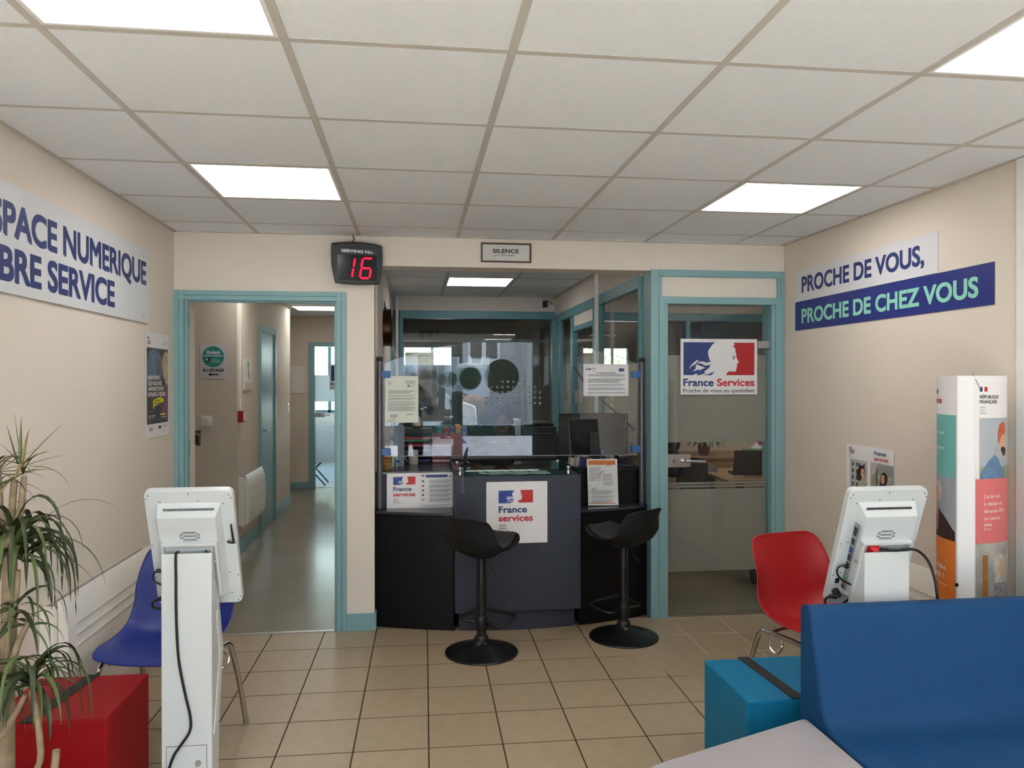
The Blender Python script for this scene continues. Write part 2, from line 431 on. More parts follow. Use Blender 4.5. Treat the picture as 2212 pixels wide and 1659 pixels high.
m_vinyl = mat('grey_vinyl', '#8c8574', .22, var=.06, vscale=3, bump=.1, bscale=30)
m_vinylb = mat('office_vinyl', '#7b7260', .35, var=.08, vscale=30)
floor = sbox('floor', XL, YF, -.03, XR, WY+.02, -.0007, m_grout)
TSX, TSY, TA = .3108, .3139, -.0127
TX0, TY0 = -.8600, 4.4543
ca, sa = math.cos(TA), math.sin(TA)
tmesh = None
for i in range(-4, 14):
    for j in range(-19, 3):
        g = .0034
        q = [(i*TSX+g, j*TSY+g), ((i+1)*TSX-g, j*TSY+g), ((i+1)*TSX-g, (j+1)*TSY-g), (i*TSX+g, (j+1)*TSY-g)]
        q = [(TX0+ca*a-sa*b, TY0+sa*a+ca*b) for a, b in q]
        c = clip_poly(q, XL, XR, YF, WY+.02)
        if len(c) < 3: continue
        full = len(c) == 4 and all(abs(a[0]-b[0])+abs(a[1]-b[1]) < 1e-6 for a, b in zip(sorted(c), sorted(q)))
        if full:
            ox, oy = q[0]
            if tmesh is None:
                tmesh = MB().prism([(a-ox, b-oy) for a, b in q], -.02, 0).mesh('floor_tile', m_tilef)
            o = bpy.data.objects.new('floor_tile', tmesh); o.location = (ox, oy, 0); COL.objects.link(o); o.parent = floor
        else:
            ar = abs(sum(c[k-1][0]*c[k][1]-c[k][0]*c[k-1][1] for k in range(len(c))))/2
            if ar > .0006: MB().prism(c, -.02, 0).obj('floor_tile', m_tilef, floor)
# ---- ceiling: tiles, runners, cross tees
LIGHTS = {(1, -1): 'first on the left', (5, -1): 'first on the right', (1, 2): 'second left', (5, 2): 'second right', (1, -5): 'b', (5, -5): 'c'}
ceiling = sbox('ceiling', XL, YF, CH+.03, XR, WY, CH+.06, m_tile)
cxs = [XL]+[-.9365+.6*k for k in range(6)]+[XR]
cys = [YF]+[2.0523+.6*k for k in range(-5, 5)]+[WY]
light_spots = []
tm = {}
for i in range(len(cxs)-1):
    for j in range(len(cys)-1):
        x0, x1, y0, y1 = cxs[i], cxs[i+1], cys[j], cys[j+1]
        if (i, j-6) in ((1, -1), (5, -1), (1, 2), (5, 2), (1, -4), (5, -4)):
            light_spots.append((x0, y0)); continue
        key = (round(x1-x0, 3), round(y1-y0, 3))
        if key not in tm: tm[key] = MB().box(.008, .008, .001, x1-x0-.008, y1-y0-.008, .018).mesh('ceiling_tile', m_tile)
        o = bpy.data.objects.new('ceiling_tile', tm[key]); o.location = (x0, y0, CH); COL.objects.link(o); o.parent = ceiling
for x in cxs[1:-1]: MB().box(x-.012, YF, CH-.001, x+.012, WY, CH+.03).obj('main_runner', m_grid, ceiling, .001)
for y in cys[1:-1]: MB().box(XL, y-.012, CH-.0002, XR, y+.012, CH+.028).obj('cross_tee', m_grid, ceiling)
mb = MB()
mb.box(XL, YF, CH-.0015, XL+.02, WY, CH+.03); mb.box(XR-.02, YF, CH-.0015, XR, WY, CH+.03); mb.box(XL, WY-.02, CH-.0015, XR, WY, CH+.03)
mb.obj('edge_angle', m_grid, ceiling)
m_diff = emitter('lit_diffuser', (1, .985, .965), PANEL_L)
def ceiling_light(x, y, label, group='ceiling light panels', w=.6, z=CH, m=None):
    t = thing('ceiling_light', label, 'ceiling light', (x, y, z), 0, group)
    f = MB(); a, b = .012, .024
    for q in ((a, a, w-a, b), (a, w-b, w-a, w-a), (a, b, b, w-b), (w-b, b, w-a, w-b)): f.box(q[0], q[1], -.0005, q[2], q[3], .02)
    f.obj('frame', m_white, t)
    MB().box(b, b, .003, w-b, w-b, .012).obj('diffuser', m or m_diff, t)
    return t
LBL = ['square lit ceiling panel over the left side, cut by the top of the photo', 'lit ceiling panel nearest the wall clock side, left of the number display',
       'square lit ceiling panel at the top right corner of the photo', 'lit ceiling panel above the right-hand blue and white wall lettering']
vis = {(0, -1): 0}
def lbl(x, y):
    left = x < 0
    if y > 3: return 'lit square ceiling panel before the left doorway and counter' if left else 'lit square ceiling panel nearest the glazed office door'
    if y > 1: return 'lit square ceiling panel nearest the camera, above the left banner' if left else 'lit square ceiling panel in the top right corner of the photo'
    return 'lit ceiling panel behind the camera on the '+('banner' if left else 'column display')+' side'
for x, y in light_spots: ceiling_light(x, y, lbl(x, y))
# ---- main room walls
sbox('wall_left', XL-.1, YF, -.03, XL, WB, CH+.03, m_wallpl)
sbox('wall_right', XR, YF, -.03, XR+.1, WY+.1, CH+.03, m_wallp)
wbk = sbox('wall_back', XL-.1, WY, 2.072, -.415, WB, CH+.03, m_wall)
sbox('wall_back_pier', -.415, WY, -.02, -.2478, WB, CH+.03, m_wall)
sbox('wall_back_lintel', -.2478, WY, 2.240, 1.506, WB, CH+.03, m_wall)
sbox('wall_back_header', 1.506, WY, 2.248, XR+.1, WB, CH+.03, m_wall)
mb = MB(); mb.box(-.262, WY-.0015, .1, -.2465, WY+.03, 2.24); mb.obj('trim_1', mat('corner_bead', '#e3d9c8', .5), None, .001)['kind'] = 'structure'
# pale pilaster at the near end of the right wall
sbox('trim_2', XR-.010, 2.50, 0, XR, 2.79, CH, mat('pilaster_paint', '#e6e3df', .6), None, .002)
# baseboards
def bboard(name, x0, y0, x1, y1, z=.1):
    o = sbox(name, x0, y0, 0, x1, y1, z, m_teal, None, .003); return o
bboard('baseboard_pier', -.4145, WY-.014, -.236, WY+.0, .105)
bboard('baseboard_pier_return', -.2478, WY-.0135, -.236, WY+.1, .105)
bboard('baseboard_right', XR-.014, YF, XR, WY, .1)
# ---- door_1: the open doorway to the corridor
d1 = struct(bpy.data.objects.new('door_1', None)); COL.objects.link(d1); d1.location = (0, 0, 0)
def jamb_pts(x0, s): # stepped profile, from the outer edge x0 inwards (s=+1 or -1): list of (x, y)
    P = [(0, WY), (0, WY-.016), (.026, WY-.016), (.027, WY-.012), (.030, WY-.012), (.031, WY-.018), (.058, WY-.018), (.058, WY+.012), (.073, WY+.012), (.073, WY+.05), (0, WY+.05)]
    return [(x0+s*a, b) for a, b in P]
MB().prism(jamb_pts(-1.42, 1), 0, 2.072).obj('jamb', m_teal, d1, .0015)
MB().prism(jamb_pts(-.4148, -1), 0, 2.072).obj('jamb', m_teal, d1, .0015)
hp = [(2.072-a, b) for a, b in [(0, WY), (0, WY-.0155), (.026, WY-.0155), (.027, WY-.0115), (.030, WY-.0115), (.031, WY-.0175), (.056, WY-.0175), (.056, WY+.0125), (.066, WY+.0125), (.066, WY+.0495), (0, WY+.0495)]]
MB().prism([(b, a) for a, b in hp], -1.4195, -.415, 'x').obj('header', m_teal, d1, .0015)
MB().box(-1.345, WY-.002, -.001, -.49, WY+.028, .004).obj('threshold_strip', m_steel, d1, .001)
hg = MB()
for z in (.25, 1.08, 1.85): hg.box(-1.352, WY+.02, z, -1.344, WY+.05, z+.09)
hg.obj('hinge_plate', m_teald, d1, .001)
# ---- door_2: glazed office door with transom
d2 = struct(bpy.data.objects.new('door_2', None)); COL.objects.link(d2)
X0, X1 = 1.506, 2.412
def post(x0, x1, z0, z1, y0, y1, n='frame_post'): return MB().box(x0, y0, z0, x1, y1, z1).obj(n, m_teal, d2, .002)
post(X0, X0+.054, 0, 2.247, WY-.012, WB-.02); post(X0+.054, X0+.088, 0, 2.055, WY-.017, WB-.03); post(X0+.0885, X0+.114, 0, 2.035, WY-.010, WB-.05)
post(X1-.022, X1, 0, 2.247, WY-.012, WB-.02); post(X1-.06, X1-.0225, 0, 2.055, WY-.017, WB-.03); post(X1-.087, X1-.0605, 0, 2.035, WY-.008, WB-.05)
post(X0+.0545, X1-.0225, 2.205, 2.247, WY-.011, WB-.02, 'head_rail'); post(X0+.0545, X1-.0225, 2.028, 2.072, WY-.016, WB-.03, 'transom_rail')
post(X0+.0545, X0+.075, 2.072, 2.205, WY-.008, WB-.03, 'transom_bead'); post(X1-.043, X1-.0225, 2.072, 2.205, WY-.008, WB-.03, 'transom_bead')
MB().box(X0+.0755, WY+.01, 2.0725, X1-.0435, WY+.03, 2.2045).obj('transom_panel', m_wall, d2, .001)
MB().box(X0+.054, WY-.004, 0, X1-.02, WY+.09, .004).obj('threshold', m_vinylb, d2)
mb = MB(); mb.box(X0+.114, WY+.002, .0041, X1-.087, WY+.007, .010); mb.box(X0+.114, WY+.016, .0041, X1-.087, WY+.020, .010); mb.obj('threshold_strip', m_steel, d2)
GX0, GX1, GY = 1.622, 2.322, 4.79
gp = MB().box(GX0, GY, .012, GX1, GY+.008, 2.025).obj('glass_leaf', m_glass, d2)
def film(z0, z1): MB().box(GX0, GY+.0085, z0, GX1-.012, GY+.0093, z1).obj('frosted_band', m_frost, d2)
film(1.128, 1.699); film(.282, .821); film(.851, .866); film(.826+.006, .845)
MB().box(GX0-.001, GY+.0, .02, GX0+.0, GY+.008, 2.02).obj('glass_edge', m_glassg, d2)
ht = MB(); ht.box(1.624, GY-.018, .968, 1.784, GY-.0005, 1.052); hh = ht.obj('lock_case', m_steel, d2, .003)
hl = MB(); hl.cyl((1.735, GY-.018, 1.012), (1.735, GY-.028, 1.012), .014, n=20); hl.tube(spline([(1.735, GY-.02, 1.012), (1.735, GY-.05, 1.012), (1.75, GY-.062, 1.012), (1.80, GY-.064, 1.009), (1.868, GY-.060, 1.006)], 5), .0085, 10)
hl.obj('lever_handle', m_chrome, hh, smooth=True)
kc = MB(); kc.cyl((1.67, GY-.018, 1.01), (1.67, GY-.0215, 1.01), .011, n=16); kc.box(1.688, GY-.0195, 1.006, 1.70, GY-.018, 1.010); kc.obj('key_cylinder', m_chrome, hh, smooth=True)
hn = MB(); hn.box(2.248, GY-.016, 1.744, 2.318, GY-.0005, 1.792); hn.obj('hinge', m_steel, d2, .002)
hn = MB(); hn.box(2.318, GY-.02, 1.748, 2.338, GY-.004, 1.788); hn.cyl((2.345, GY-.022, 1.735), (2.345, GY-.022, 1.80), .009, n=14); hn.box(2.338, GY-.03, 1.752, 2.356, GY-.012, 1.784); hn.obj('hinge_barrel', m_chrome, d2, .001)
hn = MB(); hn.box(2.248, GY-.016, .244, 2.318, GY-.0005, .292); hn.cyl((2.345, GY-.022, .235), (2.345, GY-.022, .30), .009, n=14); hn.obj('hinge', m_steel, d2, .002)
# screw hole marks at the foot of the post
MB().cyl((X0+.018, WY-.0122, .062), (X0+.018, WY-.0135, .062), .003, n=10).obj('screw_head', m_black, d2)

# ---- corridor behind door_1
sbox('floor_corridor', -3.2, WY+.015, -.03, -.25, 11.25, -.0008, m_vinyl)
sbox('ceiling_corridor', -3.2, WB, 2.46, -.37, 11.2, 2.5, m_tile)
cc = MB(); cc.box(-1.56, 9.55, 2.452, -.37, 9.575, 2.462); cc.box(-1.56, 10.2, 2.452, -.37, 10.225, 2.462); cc.box(-.90, WB, 2.451, -.876, 11.1, 2.463); cc.box(-1.54, WB, 2.451, -1.52, 11.1, 2.463)
struct(cc.obj('ceiling_corridor_grid', m_grid))
ceiling_light(-1.515, 9.575, 'lit ceiling panel at the far end of the corridor through the left doorway', None, z=2.451)
ceiling_light(-1.515, 6.575, 'lit ceiling panel nearer in the corridor, hidden above the door head', None, z=2.451)
sbox('wall_corridor_side', -1.66, 7.1, -.02, -1.56, 9.89, 2.46, m_wallc)
sbox('wall_corridor_stair', -3.2, 7.0, -.02, -1.56, 7.1, 2.46, m_wallc)
sbox('wall_corridor_outer', -3.3, WB, -.02, -3.2, 11.1, 2.46, m_wallc)
sbox('wall_corridor_front', -3.3, WB-.1, -.02, XL-.1, WB, 2.46, m_wallc)
sbox('wall_reveal_left', XL-.1, WY+.05, 0, -1.352, WB+.0, 2.072, m_wall)
sbox('wall_reveal_right', -.483, WY+.05, 0, -.41, WB+.0, 2.072, m_wall)
sbox('wall_corridor_recess', -2.6, 9.79, -.02, -1.66, 9.89, 2.46, m_wallc)
sbox('wall_corridor_right', -.37, WB, -.02, -.2478, 11.2, 2.46, m_wall)  # part past the partition added to keep corridor light out of the hall
sbox('wall_corridor_far', -3.2, 11.1, -.02, -1.495, 11.2, 2.46, m_wallc)
sbox('wall_corridor_far_header', -1.495, 11.1, 2.085, -.25, 11.2, 2.46, m_wallc)
bboard('baseboard_corridor', -1.56, 7.0, -1.546, 7.96, .11); bboard('baseboard_corridor', -1.56, 8.80, -1.546, 9.89, .11)
bboard('baseboard_corridor_far', -1.8, 11.086, -1.5, 11.1, .1)
# closed teal door in the corridor's side wall
d3 = struct(bpy.data.objects.new('door_3', None)); COL.objects.link(d3)
x = -1.56
MB().box(x, 7.97, .005, x+.012, 8.72, 2.045).obj('door_leaf', m_teal, d3)
MB().box(x, 7.925, 0, x+.03, 7.975, 2.10).obj('jamb', m_teal, d3, .002); MB().box(x, 8.715, 0, x+.03, 8.77, 2.10).obj('jamb', m_teal, d3, .002)
MB().box(x, 7.976, 2.045, x+.029, 8.714, 2.0995).obj('header', m_teal, d3, .002)
h = MB(); h.tube([(x+.012, 8.04, 1.03), (x+.06, 8.04, 1.03), (x+.06, 8.14, 1.03)], .008, 8); h.obj('lever_handle', m_chrome, d3, smooth=True)
# far glazed door
d4 = struct(bpy.data.objects.new('door_4', None)); COL.objects.link(d4)
MB().box(-1.495, 11.085, 0, -1.41, 11.2, 2.085).obj('jamb', m_teal, d4, .003); MB().box(-.60, 11.085, 0, -.5, 11.2, 2.085).obj('jamb', m_teal, d4, .003)
MB().box(-1.495, 11.08, 2.025, -.5, 11.2, 2.086).obj('header', m_teal, d4, .003)
MB().box(-1.41, 11.13, .01, -.60, 11.138, 2.025).obj('glass_leaf', m_glass, d4)
for a, b in ((1.24, 1.62), (.37, .90), (.925, .94)): MB().box(-1.41, 11.139, a, -.60, 11.14, b).obj('frosted_band', m_frostb, d4)
l = MB().box(-1.405, 11.11, 1.02, -1.27, 11.129, 1.09).obj('lock_case', m_steel, d4, .002)
MB().tube([(-1.31, 11.11, 1.055), (-1.31, 11.07, 1.055), (-1.2, 11.07, 1.05)], .008, 8).obj('lever_handle', m_chrome, l, smooth=True)
# room beyond the far door
sbox('floor_far_room', -3.2, 11.2, -.03, 1.2, 14.6, -.0008, mat('blue_floor_vinyl', '#7f93a6', .25, var=.05))
sbox('ceiling_far_room', -3.2, 11.2, 2.46, 1.2, 14.6, 2.5, m_tile)
sbox('wall_far_room_left', -3.3, 11.2, 0, -3.2, 14.6, 2.46, m_white); sbox('wall_far_room_right', 1.2, 11.2, 0, 1.3, 14.6, 2.46, m_white)
sbox('wall_far_room_sill', -3.2, 14.5, 0, 1.2, 14.6, .95, m_white); sbox('wall_far_room_head', -3.2, 14.5, 2.3, 1.2, 14.6, 2.46, m_white)
w4 = struct(bpy.data.objects.new('window_1', None)); COL.objects.link(w4)
for x in (-3.2, -2.3, -1.60, -1.36, -.5, .3, 1.14): MB().box(x, 14.48, .95, x+.06, 14.58, 2.3).obj('window_frame', m_teald, w4, .003)
MB().box(-3.2, 14.48, .95, 1.2, 14.58, 1.0).obj('window_rail', m_teald, w4, .003); MB().box(-3.2, 14.48, 2.25, 1.2, 14.58, 2.3).obj('window_rail', m_teald, w4, .003)
MB().box(-3.15, 14.53, 1.0, 1.15, 14.536, 2.25).obj('window_glass', m_glass, w4)

# ---- reception alcove
AX0, AX1, AYB = -.2478, 1.512, 8.05
sbox('floor_reception', AX0, WY+.02, -.03, 4.3, 8.05, -.001, m_vinylb)
sbox('floor_hall', AX0, 8.05, -.03, 4.3, 11.2, -.001, m_vinylb)
ac = struct(MB().box(AX0, WB, CH+.03, 4.3, 8.1, CH+.06).obj('ceiling_reception', m_tile))
axs = [AX0, .275, .875, 1.475, 1.512]; ays = [WB, 5.355, 5.955, 6.555, 7.155, 7.755, AYB]
for i in range(len(axs)-1):
    for j in range(len(ays)-1):
        if i == 1 and j == 3: ceiling_light(axs[i], ays[j], 'lit square ceiling panel inside the reception area beyond the counter', None); continue
        w, d = axs[i+1]-axs[i], ays[j+1]-ays[j]
        if w < .1: continue
        o = MB().box(.01, .01, .002, w-.01, d-.01, .018).obj('ceiling_tile', m_tile, ac); o.location = (axs[i], ays[j], CH)
for x in axs[1:-1]: MB().box(x-.012, WB, CH-.001, x+.012, AYB, CH+.03).obj('main_runner', m_grid, ac)
for y in ays[1:-1]: MB().box(AX0, y-.012, CH-.0003, AX1, y+.012, CH+.028).obj('cross_tee', m_grid, ac)
MB().box(.262, 4.95, CH-.004, .288, 6.95, CH-.001).obj('steel_runner_strip', m_steel, ac)  # steel strip under part of one main runner
ox = [1.56, 2.16, 2.76, 3.36, 3.96, 4.3]; oy = ays
for i in range(len(ox)-1):
    for j in range(len(oy)-1):
        w, d = ox[i+1]-ox[i], oy[j+1]-oy[j]
        if (i, j) in ((2, 3), (2, 0)): ceiling_light(ox[i], oy[j], ('far' if j else 'near')+' lit ceiling panel of the office behind the glazed door', None); continue
        o = MB().box(.01, .01, .002, w-.01, d-.01, .018).obj('ceiling_tile', m_tile, ac); o.location = (ox[i], oy[j], CH)
mb = MB()
for x in ox[:-1]: mb.box(x-.012, WB, CH-.001, x+.012, AYB, CH+.028)
for y in oy[1:-1]: mb.box(1.56, y-.012, CH-.0003, 4.3, y+.012, CH+.028)
mb.obj('main_runner', m_grid, ac)
sbox('wall_reception_left', AX0-.001, WB, -.02, AX0+.012, AYB, CH+.03, m_wall)
bt = MB().box(AX0+.012, 7.55, 0, AX0+.03, 7.75, 2.27).obj('trim_3', m_teal, None, .002); struct(bt)
struct(MB().box(-.195, 7.985, 0, -.165, 8.03, CH).obj('trim_4', m_white, None, .002))
# back partition of reception and office
def glazing(name, boxes, panes, extra=None):
    r = struct(bpy.data.objects.new(name, None)); COL.objects.link(r)
    for b in boxes: MB().box(*b).obj('glazing_bar', m_teald, r, .003)
    for p in panes: MB().box(*p).obj('glass_pane', m_glass, r)
    return r
sbox('wall_partition_head', AX0, AYB, 2.272, 4.3, AYB+.1, CH+.03, m_wall)
g1 = glazing('window_2', [(-.155, AYB-.015, 2.19, 1.512, AYB+.1, 2.272), (1.46, AYB-.02, 0, 1.53, AYB+.1, 2.19), (-.16, AYB-.01, 0, -.12, AYB+.1, 2.19), (AX0, AYB-.01, 0, -.215, AYB+.1, 2.272)],
             [(-.12, AYB+.03, .75, 1.46, AYB+.036, 2.19)])
sbox('wall_partition_low', -.12, AYB, 0, 1.46, AYB+.1, .75, m_wall)
g2 = glazing('window_3', [(1.53, AYB-.015, 2.19, 4.3, AYB+.1, 2.272), (1.53, AYB-.012, .0, 1.56, AYB+.1, 2.19), (2.95, AYB-.012, 1.72, 3.0, AYB+.1, 2.19)], [(1.56, AYB+.03, 1.72, 4.3, AYB+.036, 2.19)])
sbox('wall_office_back', 1.56, AYB, 0, 4.3, AYB+.09, 1.72, m_wallc)
sbox('wall_office_right', 4.3, WY, -.02, 4.4, 11.2, CH+.03, m_wallc)
sbox('wall_office_front', XR+.1, WY, -.02, 4.3, WB, CH+.03, m_wallc)
# side partition of the reception (plane x = 1.51)
g3 = glazing('window_4', [
    (1.485, 4.94, 2.15, 1.535, 8.03, 2.232), (1.49, 7.76, 0, 1.53, 7.83, 2.15), (1.485, 7.09, 0, 1.535, 7.20, 2.149), (1.485, 6.05, 0, 1.535, 6.28, 2.149),
    (1.488, 6.28, 2.0, 1.532, 7.09, 2.045), (1.49, 4.935, 0, 1.53, 4.98, 2.15), (1.488, 4.98, .74, 1.532, 6.05, .80)],
    [(1.507, 7.2, .02, 1.513, 7.76, 2.15), (1.507, 4.98, .80, 1.513, 6.05, 2.15), (1.507, 6.30, .02, 1.513, 7.07, 1.99)])
MB().box(1.50, 6.28, 2.045, 1.52, 7.09, 2.15).obj('transom_panel', m_wall, g3)
MB().box(1.50, 4.98, 0, 1.52, 6.05, .74).obj('lower_panel', m_frost, g3)
sbox('wall_side_head', 1.49, WB, 2.232, 1.53, AYB, CH+.03, m_wall)
MB().tube([(1.478, 6.95, 1.0), (1.478, 6.95, 1.16)], .009, 8).obj('pull_handle', m_chrome, g3, smooth=True)
mb = MB().box(1.475, 6.93, 1.33, 1.50, 7.02, 1.44); mb.obj('door_hinge', m_steel, g3, .002)
t = tag(MB().box(1.432, 5.955, 0, 1.458, 5.985, CH).obj('service_pole', m_white, None, .002), 'thin white cable pole from floor to ceiling before the side glazing', 'pole')
# dim hall beyond the partition
sbox('ceiling_hall', AX0, 8.1, CH+.0, 4.3, 11.2, CH+.05, mat('hall_ceiling_dimmed', '#8f8a82', .9))  # dark grey colour stands in for the ceiling being unlit
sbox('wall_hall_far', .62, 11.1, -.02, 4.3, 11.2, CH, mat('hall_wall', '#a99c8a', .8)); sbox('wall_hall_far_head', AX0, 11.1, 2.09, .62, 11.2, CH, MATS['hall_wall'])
d5 = struct(bpy.data.objects.new('door_5', None)); COL.objects.link(d5)
MB().box(-.245, 11.08, 0, -.15, 11.2, 2.09).obj('jamb', m_teal, d5, .003); MB().box(.53, 11.08, 0, .62, 11.2, 2.09).obj('jamb', m_teal, d5, .003); MB().box(-.245, 11.075, 2.02, .62, 11.2, 2.091).obj('header', m_teal, d5, .003)
MB().box(-.15, 11.13, .01, .53, 11.138, 2.02).obj('glass_leaf', m_glass, d5)
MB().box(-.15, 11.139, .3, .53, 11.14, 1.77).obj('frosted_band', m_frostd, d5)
# ---- glazed street front behind the camera
sbox('wall_front_head', XL-.1, YF-.2, 2.14, XR+.1, YF, CH+.03, m_wall)
sbox('wall_front_left', XL-.1, YF-.2, 0, -1.30, YF, 2.14, m_wall)
sbox('wall_front_right', 1.78, YF-.2, 0, XR+.1, YF, 2.14, mat('reflection_dimming_paint', '#5d5c57', .7))  # unseen wall, coloured dark to dim its reflection in the screen
fr = struct(bpy.data.objects.new('window_5', None)); COL.objects.link(fr)
for x0, x1 in ((-1.30, -1.22), (-.50, -.44), (.53, .69), (1.72, 1.78)): MB().box(x0, YF-.14, 0, x1, YF-.06, 2.14).obj('frame_post', m_teald, fr, .003)
for z0, z1 in ((0, .12), (.73, .89), (2.10, 2.14)): MB().box(-1.22, YF-.138, z0, 1.72, YF-.062, z1).obj('frame_rail', m_teald, fr, .003)
MB().box(-1.22, YF-.103, .12, 1.72, YF-.097, 2.10).obj('glass_pane', m_glass, fr)
s = Sheet('window_poster', 'large white poster on the street window behind the camera, seen mirrored in the counter screen', 'poster', (.52, YF-.06, .95), (-1, 0, 0), (0, 0, 1), .47, .95, th=.002)
s.rect(.05, .62, .42, .80, m_lightink); s.para(.05, .58, .37, 9, .045, m_lightink, 3); s.done('printed_text')
def sticker(x, z, r, lab, word=None):
    s = MB().cyl((x, YF-.104, z), (x, YF-.1065, z), r, n=32).obj('window_sticker', mat('sticker_green', '#4f8a80', .5)); 
    if word:
        for q, w_, h_, dz in word:
            me = text_mesh(q, .02); xs = [v.co.x for v in me.vertices]; a, b_ = min(xs), max(xs)
            for v in me.vertices: v.co = (x-w_/2+(v.co.x-a)/(b_-a)*w_, YF-.1035, z+dz+v.co.y/.69*h_)
            me.materials.append(mat('sticker_print', '#9dc0b8', .5)); o = link('lettering', me, s)
    return tag(s, lab, 'sticker', 'round window stickers')
sticker(1.27, 1.60, .255, 'round green sticker on the street window, seen mirrored as the big disc in the screen', (('Relais', .30, .075, .06), ('petite enfance', .42, .035, -.01)))
sticker(.78, 1.58, .19, 'smaller round green sticker on the street window, mirrored left of the big disc')
# street
struct(MB().box(-30, -30, -.2, 30, YF-.2, -.12).obj('street', mat('asphalt', '#5a5b60', .9, var=.1, vscale=1, bump=.2)))
struct(MB().box(-30, -4.2, -.12, 30, YF-.2, -.02).obj('pavement', mat('concrete', '#b9b5ae', .9, var=.06, vscale=2)))
m_fac = mat('facade_render', '#b0b2b8', .9, var=.05, vscale=4, bump=.6, bscale=25)
b = thing('street_house', 'grey rendered house across the street, seen only mirrored in the counter screen', 'house', (0, -16, -.12))
f = MB()
for q in ((-7.5, 0, 1.78, 7), (1.78, 0, 2.87, 2.3), (2.87, 0, 5.2, 7), (1.78, 3.6, 2.87, 7)): f.box(q[0], -.4, q[1], q[2], 0, q[3])
f.obj('wall', m_fac, b)
MB().box(1.78, -.35, 2.3, 2.87, -.3, 3.6).obj('window_pane', mat('dark_pane', '#4b525c', .1), b)
w = MB()
for q in ((1.78, 2.42, 1.86, 3.6), (2.26, 2.42, 2.39, 3.6), (2.79, 2.42, 2.87, 3.6), (1.78, 2.3, 2.87, 2.42), (1.7, 2.2, 2.95, 2.3)): w.box(q[0], -.3, q[1], q[2], .03, q[3])
w.obj('window_frame', m_white, b)
MB().prism([(3.80, 1.2), (4.16, 0), (3.80, 0)], 0, 7).obj('corner_pier', mat('sunlit_stone', '#e4ddcc', .9, var=.06, vscale=2), b)
# parked car
car = thing('parked_car', 'white car parked across the street, seen only mirrored in the counter screen', 'car', (-.32, -11.6, -.12))
prof = [(-2.0, .35), (-2.02, .75), (-1.85, .98), (-1.1, 1.05), (-.55, 1.46), (.95, 1.5), (1.6, 1.1), (1.95, .98), (2.0, .4), (1.6, .3), (-1.6, .3)]
MB().prism(prof, -.85, .85, 'y').obj('body', mat('white_car_paint', '#e8e9ea', .25, coat=.5), car, .05)
MB().prism([(-1.0, 1.06), (-.52, 1.42), (.88, 1.45), (1.4, 1.1)], -.862, .862, 'y').obj('side_window', mat('car_glass', '#232a30', .1), car)
for sx in (-1.25, 1.25):
    for sy in (-.78, .78):
        t = MB().cyl((sx, sy-.1, .31), (sx, sy+.1, .31), .31, n=24).obj('tyre', m_black, car, .01)
        MB().cyl((sx, sy-.105, .31), (sx, sy+.105, .31), .18, n=20).obj('wheel_rim', m_steel, t)
# trees beyond the far room window
m_leafb = mat('bright_foliage', '#a3b98a', .7, var=.3, vscale=3)
def shrub(x, y, z, r, lab, n=420, seed=1):
    rg = random.Random(seed); t = thing('garden_shrub', lab, 'shrub', (x, y, 0)); mb = MB()
    MB().tube([(0, 0, -.1), (0, 0, z)], [.05, .03], 6).obj('stem', m_wood, t)
    for _ in range(n):
        a, b, c = rg.gauss(0, .5)*r, rg.gauss(0, .4)*r, z+rg.gauss(0, .5)*r; q = rg.uniform(.05, .12)
        d = Vector((rg.uniform(-1, 1), rg.uniform(-1, 1), rg.uniform(-1, 1))).normalized()*q; e = d.orthogonal().normalized()*q*.5
        p = Vector((a, b, c)); mb.add([p-d, p+e, p+d, p-e], [(0, 1, 2, 3)])
    o = mb.obj('foliage', m_leafb, t); o['kind'] = 'stuff'
shrub(-1.2, 16.2, 1.5, 1.0, 'sunlit shrub outside the far window, seen through the corridor door glass', 500, 2)
struct(MB().box(-15, 14.6, -.15, 15, 30, -.1).obj('lawn', mat('lawn_whitened', '#c9ccbd', .9, var=.1)))  # lawn colour whitened to stand in for bright daylight
# ================================================================ SIGNS AND POSTERS ON THE WALLS
LXW, RXW = XL, XR
ZV = (0, 0, 1)
# banner on the left wall (reads along +y)
s = Sheet('wall_banner', 'long white banner lettered ESPACE NUMERIQUE LIBRE SERVICE on the left wall', 'sign', (LXW+.012, 2.30, 1.838), (0, 1, 0), ZV, 1.985, .385, mat('banner_white', '#d9dadd', .4, var=.01), .008)
s.text('ESPACE NUMERIQUE', 2.668-2.30, .203, .114, 4.243-2.668, m_navy, .03, space=.98)
s.text('LIBRE SERVICE', 2.668-2.30, .045, .114, 3.815-2.668, m_navy, .03, space=.98)
for u, v in ((1.90, .345), (1.90, .035), (.03, .345), (.03, .035)):
    s.circ(u, v, .006, m_lightink)
s.done('screw_heads')
# poster by the doorway
s = Sheet('retirement_poster', 'narrow retirement poster with a yellow speech bubble beside the left doorway', 'poster', (LXW+.004, 4.252, 1.222), (0, 1, 0), ZV, .388, .57, m_paper, .001)
m_ph1 = mat('photo_brown', '#4d463c', .5, var=.35, vscale=9); m_ph2 = mat('photo_blue', '#5f7589', .5, var=.3, vscale=12)
m_ph3 = mat('photo_plum', '#7b4a5c', .5, var=.2, vscale=8); m_skin = mat('photo_skin', '#c79c7d', .5, var=.06); m_hairp = mat('photo_hair', '#2e211c', .5, var=.1)
m_yel = mat('print_yellow', '#e6d934', .5, var=.02); m_bl = mat('photo_blonde', '#bfae8c', .5, var=.15, vscale=20)
s.rect(.02, .075, .37, .49, m_ph1)
s.poly([(.02, .30), (.02, .40), (.06, .47), (.14, .49), (.25, .45), (.27, .38), (.24, .30), (.16, .33), (.09, .31)], m_ph2)
